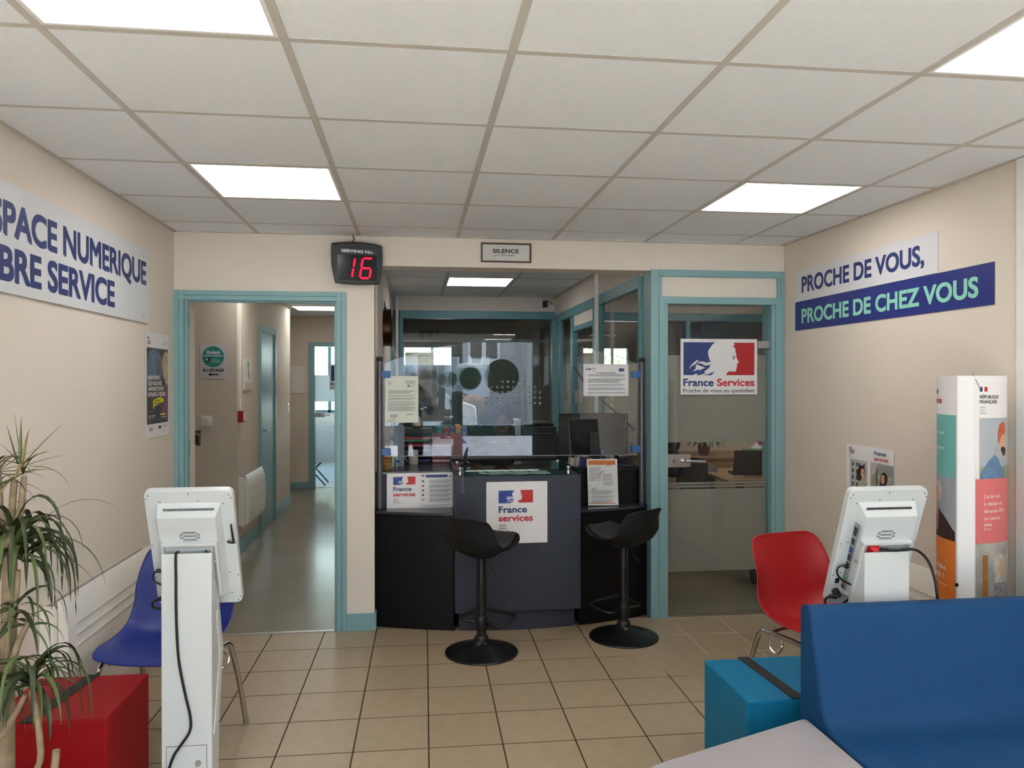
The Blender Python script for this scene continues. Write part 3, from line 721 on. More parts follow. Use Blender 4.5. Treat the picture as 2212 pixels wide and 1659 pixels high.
s.poly([(.27, .10), (.37, .10), (.37, .33), (.31, .30), (.28, .22)], m_ph3)
s.poly([(.27, .40), (.29, .46), (.33, .48), (.37, .47), (.37, .30), (.34, .28), (.31, .32), (.285, .33)], m_bl)
s.poly([(.268, .43), (.285, .45), (.315, .45), (.32, .39), (.30, .345), (.275, .35), (.27, .38), (.262, .395)], m_skin)
s.poly([(.08, .10), (.2, .19), (.26, .11), (.24, .08), (.10, .08)], mat('photo_dark', '#2c3542', .5, var=.2))
for t, v, w in (('MAINTENANT', .318, .19), ('QUE VOUS AVEZ', .287, .225), ('ANNONCÉ VOTRE', .257, .25), ('RETRAITE À TRÉSOR', .226, .285)):
    s.text(t, .035, v, .02, w, m_paper, .035)
s.poly([(.115, .172), (.115, .20), (.115, .206), (.25, .222), (.25, .212), (.285, .214), (.285, .190), (.135, .172), (.12, .15)], m_yel)
s.text('VOUS POUVEZ', .125, .197, .009, .11, m_ink, .03); s.text('NOUS LE DIRE AUSSI', .127, .182, .009, .145, m_ink, .03)
s.rect(.035, .142, .35, .1435, m_lightink); s.rect(.035, .095, .35, .0965, m_lightink); s.para(.04, .128, .12, 2, .010, m_paper, 4); s.rect(.23, .118, .31, .128, m_yel); s.para(.24, .115, .1, 1, .010, m_paper, 5)
s.rect(.022, .538, .05, .546, m_navy); s.para(.022, .534, .055, 2, .011, m_ink, 6); s.para(.30, .53, .05, 1, .01, m_ink, 7); s.rect(.20, .045, .245, .060, m_greyink); s.para(.05, .062, .06, 2, .010, m_ink, 8); s.para(.28, .062, .06, 1, .010, m_ink, 9)
s.done('printed_picture')
# right wall lettering (reads along -y)
s = Sheet('wall_sign', 'white wall sign lettered PROCHE DE VOUS, above the blue one on the right wall', 'sign', (RXW-.004, 4.592, 2.031), (0, -1, 0), ZV, 1.330, .196, mat('sign_white', '#d5d3d6', .45, var=.01), .003)
s.text('PROCHE DE VOUS,', .077, .055, .092, 1.16, m_navy, .028); s.done()
s = Sheet('wall_sign', 'dark blue wall sign with mint letters PROCHE DE CHEZ VOUS on the right wall', 'sign', (RXW-.004, 4.597, 1.849), (0, -1, 0), ZV, 1.683, .180, mat('sign_blue', '#222c77', .4, var=.02), .0035)
s.text('PROCHE DE CHEZ VOUS', .082, .044, .084, 1.512, m_mint, .028); s.done()
# poster half hidden by the right kiosk
s = Sheet('service_poster', 'white service poster with two women, half hidden behind the right kiosk', 'poster', (RXW-.004, 4.013, .58), (0, -1, 0), ZV, .428, .597, m_paper, .001)
s.rect(.036, .02, .424, .516, mat('photo_facade', '#b9b7b2', .5, var=.05))
for r in range(10):
    for c, u in enumerate((.055, .095, .118, .16)):
        if c == 3 and r > 1: continue
        s.rect(u, .478-r*.036, u+.018, .500-r*.036, m_greyink)
s.rect(.205, .02, .235, .516, m_paper); s.poly([(.238, .02), (.238, .44), (.285, .47), (.285, .02)], mat('photo_stone', '#9a8f7c', .5, var=.2)); s.rect(.285, .02, .291, .49, m_ink); s.rect(.298, .02, .424, .514, mat('photo_grey', '#8f8f8a', .5, var=.1)); s.rect(.298, .02, .424, .455, mat('photo_office', '#a9a7a2', .5, var=.2, vscale=30))
def photohead(s, u, v, r, hair, skin, coat, side=1, bun=False):
    s.poly([(u-r*1.5, v-r*3.6), (u-r*1.3, v-r*1.7), (u-r*.5, v-r*1.2), (u+r*.5, v-r*1.2), (u+r*1.3, v-r*1.7), (u+r*1.5, v-r*3.6)], coat)
    s.circ(u-side*r*.25, v+r*.15, r*1.12, hair, 20, r*1.2)
    if bun: s.circ(u-side*r*1.0, v-r*.5, r*.75, hair, 16, r*1.1)
    else:
        s.poly([(u-r*1.1, v+r*.3), (u+r*.9, v+r*.3), (u+r*1.0, v-r*1.6), (u-r*1.2, v-r*1.6)], hair)
    s.poly([(u-side*r*.3, v+r*.8), (u+side*r*.5, v+r*.75), (u+side*r*.78, v+r*.3), (u+side*r*.75, v), (u+side*r*.95, v-r*.2), (u+side*r*.8, v-r*.35), (u+side*r*.82, v-r*.6), (u+side*r*.55, v-r*1.0), (u, v-r*1.0), (u-side*r*.45, v-r*.4)], skin)
    s.rect(u+side*r*.25, v+r*.02, u+side*r*.25+r*.28, v+r*.14, hair)
photohead(s, .160, .450, .030, m_hairp, m_skin, mat('photo_beige', '#b3ab98', .5), 1, True)
photohead(s, .349, .440, .026, m_hairp, m_skin, m_red, -1)
s.text('France', .269, .560, .018, .103, m_navy, .018); s.text('services', .269, .530, .018, .122, m_red, .018)
s.rect(.036, .572, .045, .581, m_navy); s.rect(.050, .572, .059, .581, m_red); s.text('RÉPUBLIQUE', .036, .560, .007, .052, m_ink); s.text('FRANÇAISE', .036, .550, .007, .047, m_ink); s.para(.036, .546, .022, 3, .007, m_lightink, 3)
s.done('printed_picture')
# serving number display
t = thing('number_display', 'black queue display reading SERVING No. 16 high on the back wall', 'display', (-.353, WY, 2.245), math.radians(5))
out = [(-.148, .114), (-.10, .121), (-.03, .126), (.04, .125), (.11, .117), (.152, .106), (.155, .03), (.152, -.04), (.139, -.121), (.07, -.127), (0, -.1285), (-.07, -.126), (-.128, -.119), (-.148, -.02), (-.151, .06)]
MB().prism(out, -.075, -.01, 'y').obj('housing', m_black, t, .006)
MB().prism([(-.120, .088), (.126, .080), (.116, .052), (-.112, .058)], -.0785, -.0745, 'y').obj('name_plate', m_dark, t, .001)
MB().prism([(-.113, .050), (.119, .044), (.119, -.108), (-.104, -.106), (-.113, -.03)], -.0775, -.074, 'y').obj('screen', mat('display_black', '#121319', .15), t)
MB().prism([(-.142, .102), (-.06, .112), (.04, .113), (.146, .097), (.142, .091), (.04, .107), (-.06, .106), (-.140, .096)], -.0765, -.074, 'y').obj('top_groove', m_dark, t)
MB().box(-.05, -.012, -.05, .05, -.0, .05).obj('wall_bracket', m_black, t)
me = text_mesh('SERVING No.', .03)
xs = [v.co.x for v in me.vertices]; a, b2 = min(xs), max(xs)
for v in me.vertices: v.co = ((v.co.x-a)/(b2-a)*.19-.090, -.0792, .062+v.co.y/.729*.0175-.006*((v.co.x-a)/(b2-a)))
me.materials.append(m_paper); o = link('lettering', me, t)
m_led = emitter('red_led', '#ff1c3a', 1.0)
def seg(mb, x0, z0, x1, z1, w=.0062):
    d = Vector((x1-x0, 0, z1-z0)); L = d.length; d.normalize(); n = Vector((-d.z, 0, d.x))*w; e = d*w
    p0, p1 = Vector((x0, -.0785, z0)), Vector((x1, -.0785, z1))
    mb.add([p0, p0+e+n, p1-e+n, p1, p1-e-n, p0+e-n], [(0, 1, 2, 3, 4, 5)])
def digit(name, cx, cz, on, w=.042, h=.060, sl=.16):
    mb = MB(); A = {'t': (0, 2, 1, 2), 'm': (0, 1, 1, 1), 'b': (0, 0, 1, 0), 'ul': (0, 1, 0, 2), 'll': (0, 0, 0, 1), 'ur': (1, 1, 1, 2), 'lr': (1, 0, 1, 1)}
    for k in on:
        a, b_, c, d = A[k]; P = lambda u, v: (cx+u*w+v*h*sl, cz+v*h)
        x0, z0 = P(a, b_); x1, z1 = P(c, d); ex, ez = (x1-x0)*.03, (z1-z0)*.03; seg(mb, x0+ex, z0+ez, x1-ex, z1-ez)
    mb.obj(name, m_led, t)
digit('digit', -.070, -.091, ('ur', 'lr')); digit('digit', .018, -.093, ('t', 'ul', 'll', 'm', 'lr', 'b'), .058)
cb = MB().tube(spline([(-.04, -.03, .122), (-.018, -.03, .140), (-.016, -.028, .158), (-.026, -.015, .176)], 5), .0028, 6); cb.obj('cable', m_black, t, smooth=True)
# framed SILENCE sign
s = Sheet('framed_sign', 'small wood framed sign reading SILENCE over the counter opening', 'sign', (.418, WY-.006, 2.279), (1, 0, 0), ZV, .304, .109, mat('sign_paper', '#d4d2cd', .5), .004)
s.text('SILENCE', .068, .054, .0235, .164, m_ink, .04, space=1.08); s.text('ça bosse', .078, .034, .0165, .128, m_ink, -.004, .45)
s.done()
fm = MB()
for q in ((-.006, -.006, .310, .003), (-.006, .106, .310, .115), (-.006, .003, .003, .106), (.301, .003, .310, .106)): fm.box(q[0], -.010, q[1], q[2], .004, q[3])
fm.obj('frame', mat('mahogany', '#4a241a', .4, var=.2, vscale=30), s.root, .001)
# glass door sign
s = Sheet('door_sign', 'large France Services sign with profile emblem on the glazed office door', 'sign', (1.719, GY-.005, 1.4405), (1, 0, 0), ZV, .525, .364, mat('door_sign_white', '#dddbdc', .45), .003)
X = lambda px: (px-108)/(1788-108)*.525
Y = lambda py: (1335-py)/(1335-115)*.364
emblem(s, EMB1, X(170), Y(910), X(1728), Y(188), mat('emblem_navy', '#22356f', .5), mat('emblem_red', '#a81c22', .5), MATS['door_sign_white'])
s.text('France', X(165), Y(1146), Y(990)-Y(1146), X(825)-X(165), m_navy, .02); s.text('Services', X(900), Y(1146), Y(990)-Y(1146), X(1722)-X(900), m_red, .02)
s.text('Proche de vous au quotidien', X(160), Y(1288), Y(1205)-Y(1288), X(1722)-X(160), m_greyink, .012); s.done('emblem')
# same sign on the far door
s = Sheet('door_sign', 'France Services sign on the glazed door at the far end of the corridor', 'sign', (-1.205, 11.12, 1.41), (1, 0, 0), ZV, .525, .364, mat('door_sign_white', '#dddbdc', .45), .003)
emblem(s, EMB1, X(170), Y(910), X(1728), Y(188), MATS['emblem_navy'], MATS['emblem_red'], MATS['door_sign_white'])
s.text('France', X(165), Y(1146), Y(990)-Y(1146), X(825)-X(165), m_navy, .02); s.text('Services', X(900), Y(1146), Y(990)-Y(1146), X(1722)-X(900), m_red, .02)
s.text('Proche de vous au quotidien', X(160), Y(1288), Y(1205)-Y(1288), X(1722)-X(160), m_greyink, .012); s.done('emblem')
# corridor: round logo notice, plate, picture, alarm, conduit, switch
s = Sheet('arrow_notice', 'white notice with a round green logo and a left arrow in the corridor', 'notice', (-1.872, 6.996, 1.555), (1, 0, 0), ZV, .222, .300, mat('notice_paper', '#d3cdd0', .5), .001)
m_gr = mat('logo_green', '#2b8f86', .5, var=.02)
s.circ(.110, .192, .097, m_paper); s.circ(.110, .192, .0935, m_gr, 40)
s.text('Relais', .055, .218, .026, .115, m_paper, .04); s.text('petite enfance', .028, .196, .014, .165, m_paper, .04)
s.poly([(.034, .168), (.045, .150), (.060, .142), (.075, .150), (.094, .186), (.084, .178), (.082, .192), (.076, .178), (.070, .196), (.066, .178), (.060, .192), (.056, .172), (.048, .166)], m_ink)
s.poly([(.044, .165), (.055, .155), (.067, .162), (.070, .175), (.062, .170), (.058, .182), (.054, .168)], m_paper)
for k, t_ in enumerate(('Informer', 'Accueillir', 'Accompagner')): s.text(t_, .104, .165-k*.012, .0065, .052+.014*k, m_paper, .02)
s.text("À L'ÉTAGE", .020, .062, .022, .182, m_ink, .04)
s.poly([(.065, .035), (.095, .053), (.095, .041), (.155, .041), (.155, .029), (.095, .029), (.095, .017)], m_ink); s.done('printed_logo')
t = thing('thermostat_plate', 'square cream wall plate with round dial below the arrow notice', 'wall plate', (-1.82, 7.0, 1.18))
MB().box(-.045, -.012, -.045, .045, 0, .045).obj('plate', m_cream, t, .004); MB().cyl((0, -.012, 0), (0, -.022, 0), .03, .028, 28).obj('dial', m_cream, t, .001)
s = Sheet('wall_canvas', 'small upright canvas of a cactus in a pot on the corridor wall', 'picture', (-1.545, 7.235, 1.452), (0, 1, 0), ZV, .30, .29, mat('canvas', '#d9d4c8', .6), .014)
m_cac = mat('cactus_green', '#6f9161', .6, var=.1)
s.poly([(.13, .20), (.11, .235), (.14, .275), (.18, .25), (.18, .21)], m_cac); s.rect(.135, .115, .19, .2, mat('pot_taupe', '#9b9284', .6)); s.rect(.17, .09, .22, .15, m_lightink); s.rect(.01, .0, .29, .07, mat('table_blush', '#cdbcae', .6)); s.done('painting')
t = thing('fire_alarm_box', 'small red fire alarm box on the corridor corner under the cable duct', 'alarm box', (-1.56, 7.06, 1.215))
MB().box(-.0, -.05, -.05, .05, .05, .05).obj('housing', mat('alarm_red', '#a5202a', .4), t, .004); MB().box(.05, -.035, -.035, .0515, .035, .035).obj('front_label', m_paper, t)
t = thing('cable_duct', 'white cable duct running down the corridor corner to the red alarm box', 'cable duct', (-1.56, 7.03, 1.27)); MB().box(0, -.012, 0, .02, .02, 1.15).obj('duct', m_cream, t, .002)
t = thing('light_switch', 'small white light switch at the far corner of the corridor', 'switch', (-1.56, 9.68, 1.21)); MB().box(0, -.04, -.055, .012, .04, .055).obj('plate', m_white, t, .003); MB().box(.012, -.02, -.03, .018, .02, .03).obj('rocker', m_white, t, .002)
t = tag(MB().box(-1.74, 11.088, 1.36, -1.55, 11.1, 1.74).obj('access_hatch', m_wall, None, .003), 'flush painted access hatch on the corridor end wall', 'hatch')
t = thing('stair_handrail', 'short dark wooden stair handrail end seen left in the corridor', 'handrail', (-1.78, 6.3, 1.07))
MB().prism([(-.25, .18), (.085, .03), (.085, -.055), (-.25, .09)], 0, .05, 'y').obj('rail', mat('stair_wood', '#4b2f22', .4, var=.15), t, .006); MB().box(-.12, .05, -.02, -.09, .72, .03).obj('bracket', m_dark, t)
# exit sign in the hall
s = Sheet('exit_sign', 'dim green exit sign above the far hall door, beyond the reception glass', 'sign', (.06, 11.06, 2.13), (1, 0, 0), ZV, .30, .13, mat('exit_green', '#4c6b50', .4), .02)
m_ex = mat('exit_pale', '#a8c2a6', .4)
s.poly([(.09, .11), (.105, .11), (.105, .06), (.125, .06), (.0975, .03), (.07, .06), (.09, .06)], m_ex); s.circ(.225, .10, .010, m_ex, 12); s.poly([(.19, .03), (.205, .03), (.22, .055), (.235, .03), (.25, .03), (.235, .065), (.255, .08), (.25, .088), (.21, .088), (.195, .07), (.2, .064), (.213, .075), (.21, .055)], m_ex); s.done('pictogram')
# wall clock seen edge-on in the alcove
t = thing('wall_clock', 'dark bronze wall clock seen edge-on on the reception side wall', 'clock', (AX0+.012, 5.9, 1.94))
c = MB(); c.cyl((0, 0, 0), (.058, 0, 0), .142, n=32); c.obj('case', mat('bronze', '#4a3218', .35, metal=.8, var=.2), t, .004)
c = MB()
for a in range(12): an = a*PI/6; c.box(-.003, -.003, .10, .003, .003, .135, 0, Matrix.Translation((.062, 0, 0)) @ Matrix.Rotation(an, 4, 'X'))
c.obj('hour_marks', m_black, t)['kind'] = 'stuff'; MB().tube([(.062+.0*i, .142*math.cos(i*PI/16), .142*math.sin(i*PI/16)) for i in range(33)], .005, 6).obj('rim', m_black, t, smooth=True)
MB().tube([(.015, 0, .14), (.012, 0, .16), (.008, 0, .2)], [.012, .006, .003], 8).obj('hanger', m_black, t, smooth=True)
# white box with a camera in the far top corner of the reception
t = thing('corner_camera', 'small black camera on a white box in the reception top corner', 'camera', (1.42, AYB, 2.345))
MB().box(-.09, -.012, -.04, .08, 0, .06).obj('back_box', m_white, t, .003); MB().box(-.065, -.09, -.03, -.02, -.012, .04).obj('camera_body', m_black, t, .006); MB().tube([(-.02, -.03, .045), (.02, -.04, .03), (.045, -.03, .0)], .004, 6).obj('cable', m_black, t, smooth=True)
MB().box(.015, -.02, .005, .065, -.012, .022).obj('yellow_clip', m_yel, t)
# ================================================================ FURNITURE AND OBJECTS OF THE MAIN ROOM
# ---- electric radiators
def radiator(name_loc, rz, length, h, label, seed=0):
    """front faces local -y, length along +x, hangs on the wall at local y=0"""
    t = thing('radiator', label, 'radiator', name_loc, rz)
    P = [(0, 0), (-.035, 0), (-.05, .01), (-.05, h-.04), (-.04, h-.02), (0, h-.02)]
    MB().prism([(y, z) for y, z in P], .0, length, 'x').obj('casing', m_cream, t, .004)
    F = [(-.052, .005), (-.078, .012), (-.090, .08), (-.094, h*.5), (-.088, h*.8), (-.068, h-.03), (-.055, h), (-.050, h-.004), (-.052, h-.06)]
    fp = MB().prism(F, .035, length-.035, 'x').obj('front_panel', m_cream, t, .003)
    g = MB()
    for k in range(3):
        z = h-.11-.045*k; y = -.0905-.002*(k)
        g.box(.11, y-.0022, z, length-.11, y+.004, z+.004)
    g.obj('groove', mat('radiator_groove', '#cfcabf', .5), fp)
    MB().box(.04, -.047, h-.03, length-.04, -.006, h-.0192).obj('outlet_shade', mat('slot_shade_grey', '#8d8a84', .6), t)  # grey slab stands in for the shade inside the outlet gap
    MB().box(.05, -.04, -.03, .08, -.01, .0).obj('bracket', m_white, t); MB().box(length-.08, -.04, -.03, length-.05, -.01, .0).obj('bracket', m_white, t)
    return t
radiator((XL, 3.10, .16), PI/2, 1.12, .52, 'long cream electric radiator low on the left wall behind the blue chair')
radiator((XR, 3.85, .18), -PI/2, .95, .48, 'cream electric radiator low on the right wall behind the column display')
radiator((-1.56, 7.04, .235), PI/2, .80, .455, 'cream electric radiator in the corridor beside the closed door')
# ---- self-service kiosks
def kiosk(loc, rz, label, mirror=False, red_plug=False):
    t = thing('kiosk', label, 'kiosk', loc, rz, 'self-service kiosks')
    # local: column rear plane faces -y (towards camera) at y=0; x centred on the column
    cw = .083
    col = MB()
    col.prism([(0, .02), (0, .86), (.082, .82), (.085, .80), (.165, .56), (.10, .30), (.085, .02)], -cw, cw, 'x')
    co = col.obj('column', m_kiosk, t, .004)
    MB().box(-cw, -.0008, .02, cw, .003, .937).obj('column_back', m_kiosk, t, .0015)
    for sx in (-1, 1):
        MB().prism([(.004, .855), (.004, .935), (.035, .975), (.062, .992), (.082, .94), (.090, .82)], sx*cw-(.003 if sx > 0 else 0), sx*cw+(.0 if sx > 0 else .003), 'x').obj('hinge_plate', m_kiosk, t, .001)
        MB().prism([(.02, .30), (.07, .34), (.135, .555), (.075, .72), (.06, .70), (.10, .56)], sx*cw-.001, sx*(cw)+sx*.0022, 'x').obj('side_relief', mat('kiosk_shade', '#dfe3dd', .4), t, .001)
    bt = MB(); bt.cyl((-cw-.012, .035, .90), (-cw, .035, .90), .006, n=10); bt.cyl((cw, .035, .90), (cw+.012, .035, .90), .006, n=10); bt.obj('hinge_bolt', m_steel, t, smooth=True)
    MB().box(-.11, -.03, 0, .11, .19, .02).obj('base_plate', m_kiosk, t, .006)
    dr = MB().box(-cw+.016, -.0025, .06, cw-.018, .001, .275).obj('service_hatch', m_kiosk, t, .001)
    MB().box(-cw+.0145, -.0012, .0585, cw-.0165, .0005, .2765).obj('hatch_gap', m_dark, t)
    MB().cyl((.037, -.004, .215), (.037, .0, .215), .011, n=20).obj('lock', m_steel, dr, smooth=True)
    # screen unit: a tilted frame. local screen coordinates: u across, v up the back, w out of the back
    up = Vector((0, -.16, .43)).normalized(); nrm = Vector((0, -.43, -.16)).normalized()   # up the back, out of the back
    M = Matrix((Vector((1, 0, 0)), up, nrm)).transposed().to_4x4(); M.translation = (.008 if not mirror else .004, .148, .722)
    sc = MB()
    W, H = .2925, .462; r = .02; pts = []
    for (cx, cy_, a0) in ((W/2-r, H-r, 0), (-W/2+r, H-r, 90), (-W/2+r, r, 180), (W/2-r, r, 270)):
        for k in range(4): a = math.radians(a0+k*30); pts.append((cx+r*math.cos(a), cy_+r*math.sin(a)))
    sc.prism(pts, -.028, 0, 'z'); sc.v = [tuple(M @ Vector(v)) for v in sc.v]
    so = sc.obj('screen_case', m_kiosk, t, .003)
    def local(mb): mb.v = [tuple(M @ Vector(v)) for v in mb.v]; return mb
    gl = local(MB().box(-W/2+.008, .008, -.0295, W/2-.008, H-.008, -.028)).obj('touch_screen', m_blackg, t)
    f = -1 if mirror else 1
    hx = .105
    # raised rear housing with a sloping top
    hb = MB(); z0, z1 = 0, .034
    lo = [(-hx, .05), (hx, .05), (hx, .415), (-hx, .415)]; hi = [(-hx+.003, .053), (hx-.016, .053), (hx-.016, .375), (-hx+.003, .375)]
    if mirror: hi = [(-hx+.016, .053), (hx-.003, .053), (hx-.003, .375), (-hx+.016, .375)]
    hb.add([(x, y, z0) for x, y in lo]+[(x, y, z1) for x, y in hi], [(0, 1, 5, 4), (1, 2, 6, 5), (2, 3, 7, 6), (3, 0, 4, 7), (4, 5, 6, 7)])
    ho = local(hb).obj('rear_housing', m_kiosk, t, .002)
    vt = MB()
    for k in range(30): vt.box(-.082+k*.0056, .394, .0155, -.0795+k*.0056, .402, .0195, 0)
    o = local(vt).obj('vent_slots', m_dark, ho); o['kind'] = 'stuff'
    vt = MB()
    for v_, us in ((.276, [q*.0042-.0189 for q in range(10)]), (.2695, [-.0235, -.0275, .0235, .0275]), (.262, [q*.0042-.0189 for q in range(10)]), (.2655, [-.031, .031]), (.2555, [-.0275, -.0315, .0275, .0315, -.0235, .0235]), (.248, [q*.0042-.021 for q in range(11)])):
        for u in us: vt.box(u-.0010, v_+.038, z1-.0002, u+.0010, v_+.0452, z1+.0006)
    o = local(vt).obj('speaker_slots', m_dark, ho); o['kind'] = 'stuff'
    # mount box and recessed plate
    mbx = MB(); mw = .092
    for q in ((-mw, .275, mw, .285), (-mw, .08, -mw+.008, .275), (mw-.008, .08, mw, .275)): mbx.box(q[0], q[1], z1, q[2], q[3], z1+.022)
    mo = local(mbx).obj('mount_frame', m_kiosk, t, .0015)
    local(MB().box(-mw+.008, .08, z1, mw-.008, .275, z1+.003)).obj('mount_plate', m_kiosk, t)
    sb = MB()
    for u in (-.045, .05): sb.cyl((u, .245, z1+.003), (u, .245, z1+.007), .0055, n=12)
    local(sb).obj('mount_screw', m_steel, t, smooth=True)
    dl = MB()
    for k in range(8): a = math.radians(20+k*20); dl.cyl((.022*math.cos(a), .205+.014*math.sin(a), z1+.003), (.022*math.cos(a), .205+.014*math.sin(a), z1+.0038), .003, n=8)
    o = local(dl).obj('cable_holes', m_dark, t)
    sw = MB()
    for u, v in ((-.132, .445), (-.14, .432), (0, .45), (.132, .445), (.14, .432), (-.14, .25), (.14, .25), (-.14, .12), (.14, .12), (-.14, .03), (.132, .012), (.14, .025), (-.132, .012)): sw.cyl((u, v, 0), (u, v, .0012), .0024, n=8)
    for u, v in ((-.095, .42), (.03, .423), (.112, .41), (.112, .255), (.112, .13), (.112, .045)): sw.cyl((u*f, v, 0), (u*f, v, .0012), .0024, n=8)
    o = local(sw).obj('case_screws', m_greyink, so); o['kind'] = 'stuff'
    if not mirror:
        an = MB().tube([(.118, .262, .004), (.122, .262, .014), (.138, .262, .016), (.1385, .262, .016), (.137, .300, .018), (.136, .338, .02)], [.0035, .004, .0045, .0045, .0042, .003], 8)
        local(an).obj('antenna', m_black, t, smooth=True)
        lp = local(MB().tube(spline([(-.11, .155, .02), (-.128, .158, .02), (-.145, .14, .02), (-.142, .115, .02), (-.12, .10, .02), (-.10, .10, .03)], 5), [.007]*6+[.0035]*20, 8)); lp.obj('cable_loop', m_black, t, smooth=True)
        lp = local(MB().tube(spline([(-.095, .05, .02), (-.12, .045, .02), (-.155, .03, .02), (-.158, .008, .02), (-.13, .0, .02), (-.10, .03, .03)], 5), [.008]*8+[.005]*18, 8)); lp.obj('cable_loop', m_black, t, smooth=True)
        pc = spline([(-.036, .03, .91), (-.036, .012, .936), (-.034, -.006, .928), (-.033, -.007, .85), (-.033, -.007, .78), (-.031, -.007, .68), (-.024, -.007, .57), (-.004, -.008, .46), (.013, -.008, .38), (.012, -.009, .33), (-.016, -.010, .285), (-.042, -.012, .245), (-.062, -.016, .18), (-.078, -.02, .12), (-.11, -.05, .03), (-.14, -.12, .008), (-.25, -.2, .006)], 6)
        MB().tube(pc, .0045, 8).obj('power_cable', m_black, t, smooth=True)
    else:
        local(MB().box(-hx-.001, .075, .006, -hx+.002, .34, .030)).obj('port_strip', m_steel, ho)
        pp = MB()
        for k, (v, l, mm) in enumerate(((.31, .03, 0), (.27, .022, 0), (.235, .02, 1), (.205, .022, 0), (.175, .018, 0), (.12, .010, 2), (.10, .010, 3), (.085, .008, 0))):
            pp.box(-hx-.003, v-l/2, .010, -hx-.0005, v+l/2, .025, mm)
        local(pp).obj('ports', [m_dark, m_blue, mat('port_green', '#3fae5a', .4), mat('port_pink', '#c94f7c', .4)], ho)['kind'] = 'stuff'
        local(MB().box(-.128, .088, 0, -.114, .108, .003)).obj('power_switch', m_black, t)
        pl = local(MB().tube([(-.120, .055, .0), (-.120, .052, .022), (-.135, .048, .026), (-.155, .05, .026)], [.013, .012, .010, .006], 10)); pl.obj('power_plug', m_black, t, smooth=True)
        lp = local(MB().tube(spline([(-.152, .05, .026), (-.166, .04, .026), (-.162, .018, .026), (-.13, .008, .026), (-.10, .018, .03), (-.085, .04, .035)], 5), .0045, 8)); lp.obj('cable_loop', m_black, t, smooth=True)
        lp = local(MB().tube(spline([(-.104, .165, .018), (-.125, .172, .02), (-.142, .165, .02), (-.140, .14, .022), (-.12, .118, .026), (-.09, .105, .04)], 5), [.007]*5+[.0035]*21, 8)); lp.obj('cable_loop', m_black, t, smooth=True)
        rp = MB(); rp.cyl((-.042, .034, .940), (-.038, .008, .955), .0185, n=20); rp.obj('red_plug', mat('plug_red', '#c01f30', .35), t, .003)
        pc = spline([(-.02, .02, .945), (.0, .005, .945), (.03, -.006, .944), (.07, -.008, .947), (.11, -.01, .940), (.15, -.01, .90), (.175, -.01, .83), (.185, -.01, .74), (.19, -.01, .65), (.195, -.02, .5), (.2, -.03, .2), (.2, -.02, .03)], 6)
        MB().tube(pc, .0048, 8).obj('power_cable', m_black, t, smooth=True)
    return t
kiosk((-.778, 2.735, 0), 0, 'white kiosk with antenna seen from behind, before the blue chair')
kiosk((1.618, 2.445, 0), 0, 'white kiosk with a red plug seen from behind, beyond the blue sofa', True)
# ---- shell chairs
def shell_chair(loc, rz, col, label):
    t = thing('shell_chair', label, 'chair', loc, rz, 'plastic shell chairs')
    # local: sitter faces -y; backrest at +y
    prof = [(-.235, .425, .185), (-.222, .442, .200), (-.16, .450, .215), (-.06, .440, .222), (.04, .430, .220), (.11, .432, .220), (.155, .460, .218), (.178, .51, .216), (.190, .58, .214), (.205, .66, .212), (.222, .74, .206), (.230, .775, .198), (.235, .798, .180), (.236, .810, .14)]
    def fn(a, b):
        k = a*(len(prof)-1); i = min(int(k), len(prof)-2); f = k-i
        y, z, w = [prof[i][c]*(1-f)+prof[i+1][c]*f for c in range(3)]
        u = b*2-1; au = abs(u)
        lift = au**3*(.022*(a < .6)+.075*math.exp(-((a-.47)/.17)**2))
        if a > .6: lift += au**3*.022*max(0, 1-(a-.6)/.2)
        fw = au**2.5*(.050*math.exp(-((a-.64)/.2)**2)+.02*a)
        return (u*w*(1+.03*math.exp(-((a-.5)/.2)**2)*au), y-fw, z+lift)
    mb = MB(); mb.grid(fn, 24, 14)
    mb.obj('seat_shell', col, t, smooth=True, sub=1, solid=.008)
    fr = MB()
    for sx in (-1, 1):
        fr = MB(); x = sx*.205
        fr.tube(spline([(x*1.13, -.215, .0), (x*1.06, -.195, .2), (x*1.0, -.175, .36), (x*.98, -.150, .40), (x*.96, -.10, .412), (x*.96, .08, .405), (x*.98, .125, .39), (x*1.0, .145, .35), (x*1.06, .19, .2), (x*1.12, .235, .0)], 5), .0115, 12)
        fr.obj('leg_frame', m_chrome, t, smooth=True)
        fm = MB(); fm.cyl((x*1.13, -.215, 0), (x*1.13, -.215, .025), .013, n=12); fm.cyl((x*1.12, .235, 0), (x*1.12, .235, .025), .013, n=12); fm.obj('foot_cap', mat('foot_grey', '#8f8a80', .5), t, smooth=True)
        lk = MB().tube(spline([(x*1.0, -.02, .40), (x*1.05, -.03, .375), (x*1.18, -.035, .352), (x*1.22, -.01, .356), (x*1.18, .02, .375), (x*1.03, .03, .40)], 4), .004, 6); lk.obj('linking_hook', m_chrome, t, smooth=True)
    cb = MB(); cb.tube([(-.2, -.10, .405), (-.12, -.10, .418), (.12, -.10, .418), (.2, -.10, .405)], .008, 8); cb.tube([(-.2, .08, .398), (-.12, .08, .410), (.12, .08, .410), (.2, .08, .398)], .008, 8); cb.obj('cross_bar', m_chrome, t, smooth=True)
    return t
m_bluep = mat('blue_plastic', '#1d2f80', .42, bump=.15, bscale=400, var=.02); m_redp = mat('red_plastic', '#a5141d', .42, bump=.15, bscale=400, var=.02)
shell_chair((-1.015, 3.33, 0), math.radians(-10), m_bluep, 'blue plastic shell chair behind the left kiosk')
shell_chair((1.778, 3.20, 0), math.radians(14), m_redp, 'red plastic shell chair beyond the turquoise pouf')
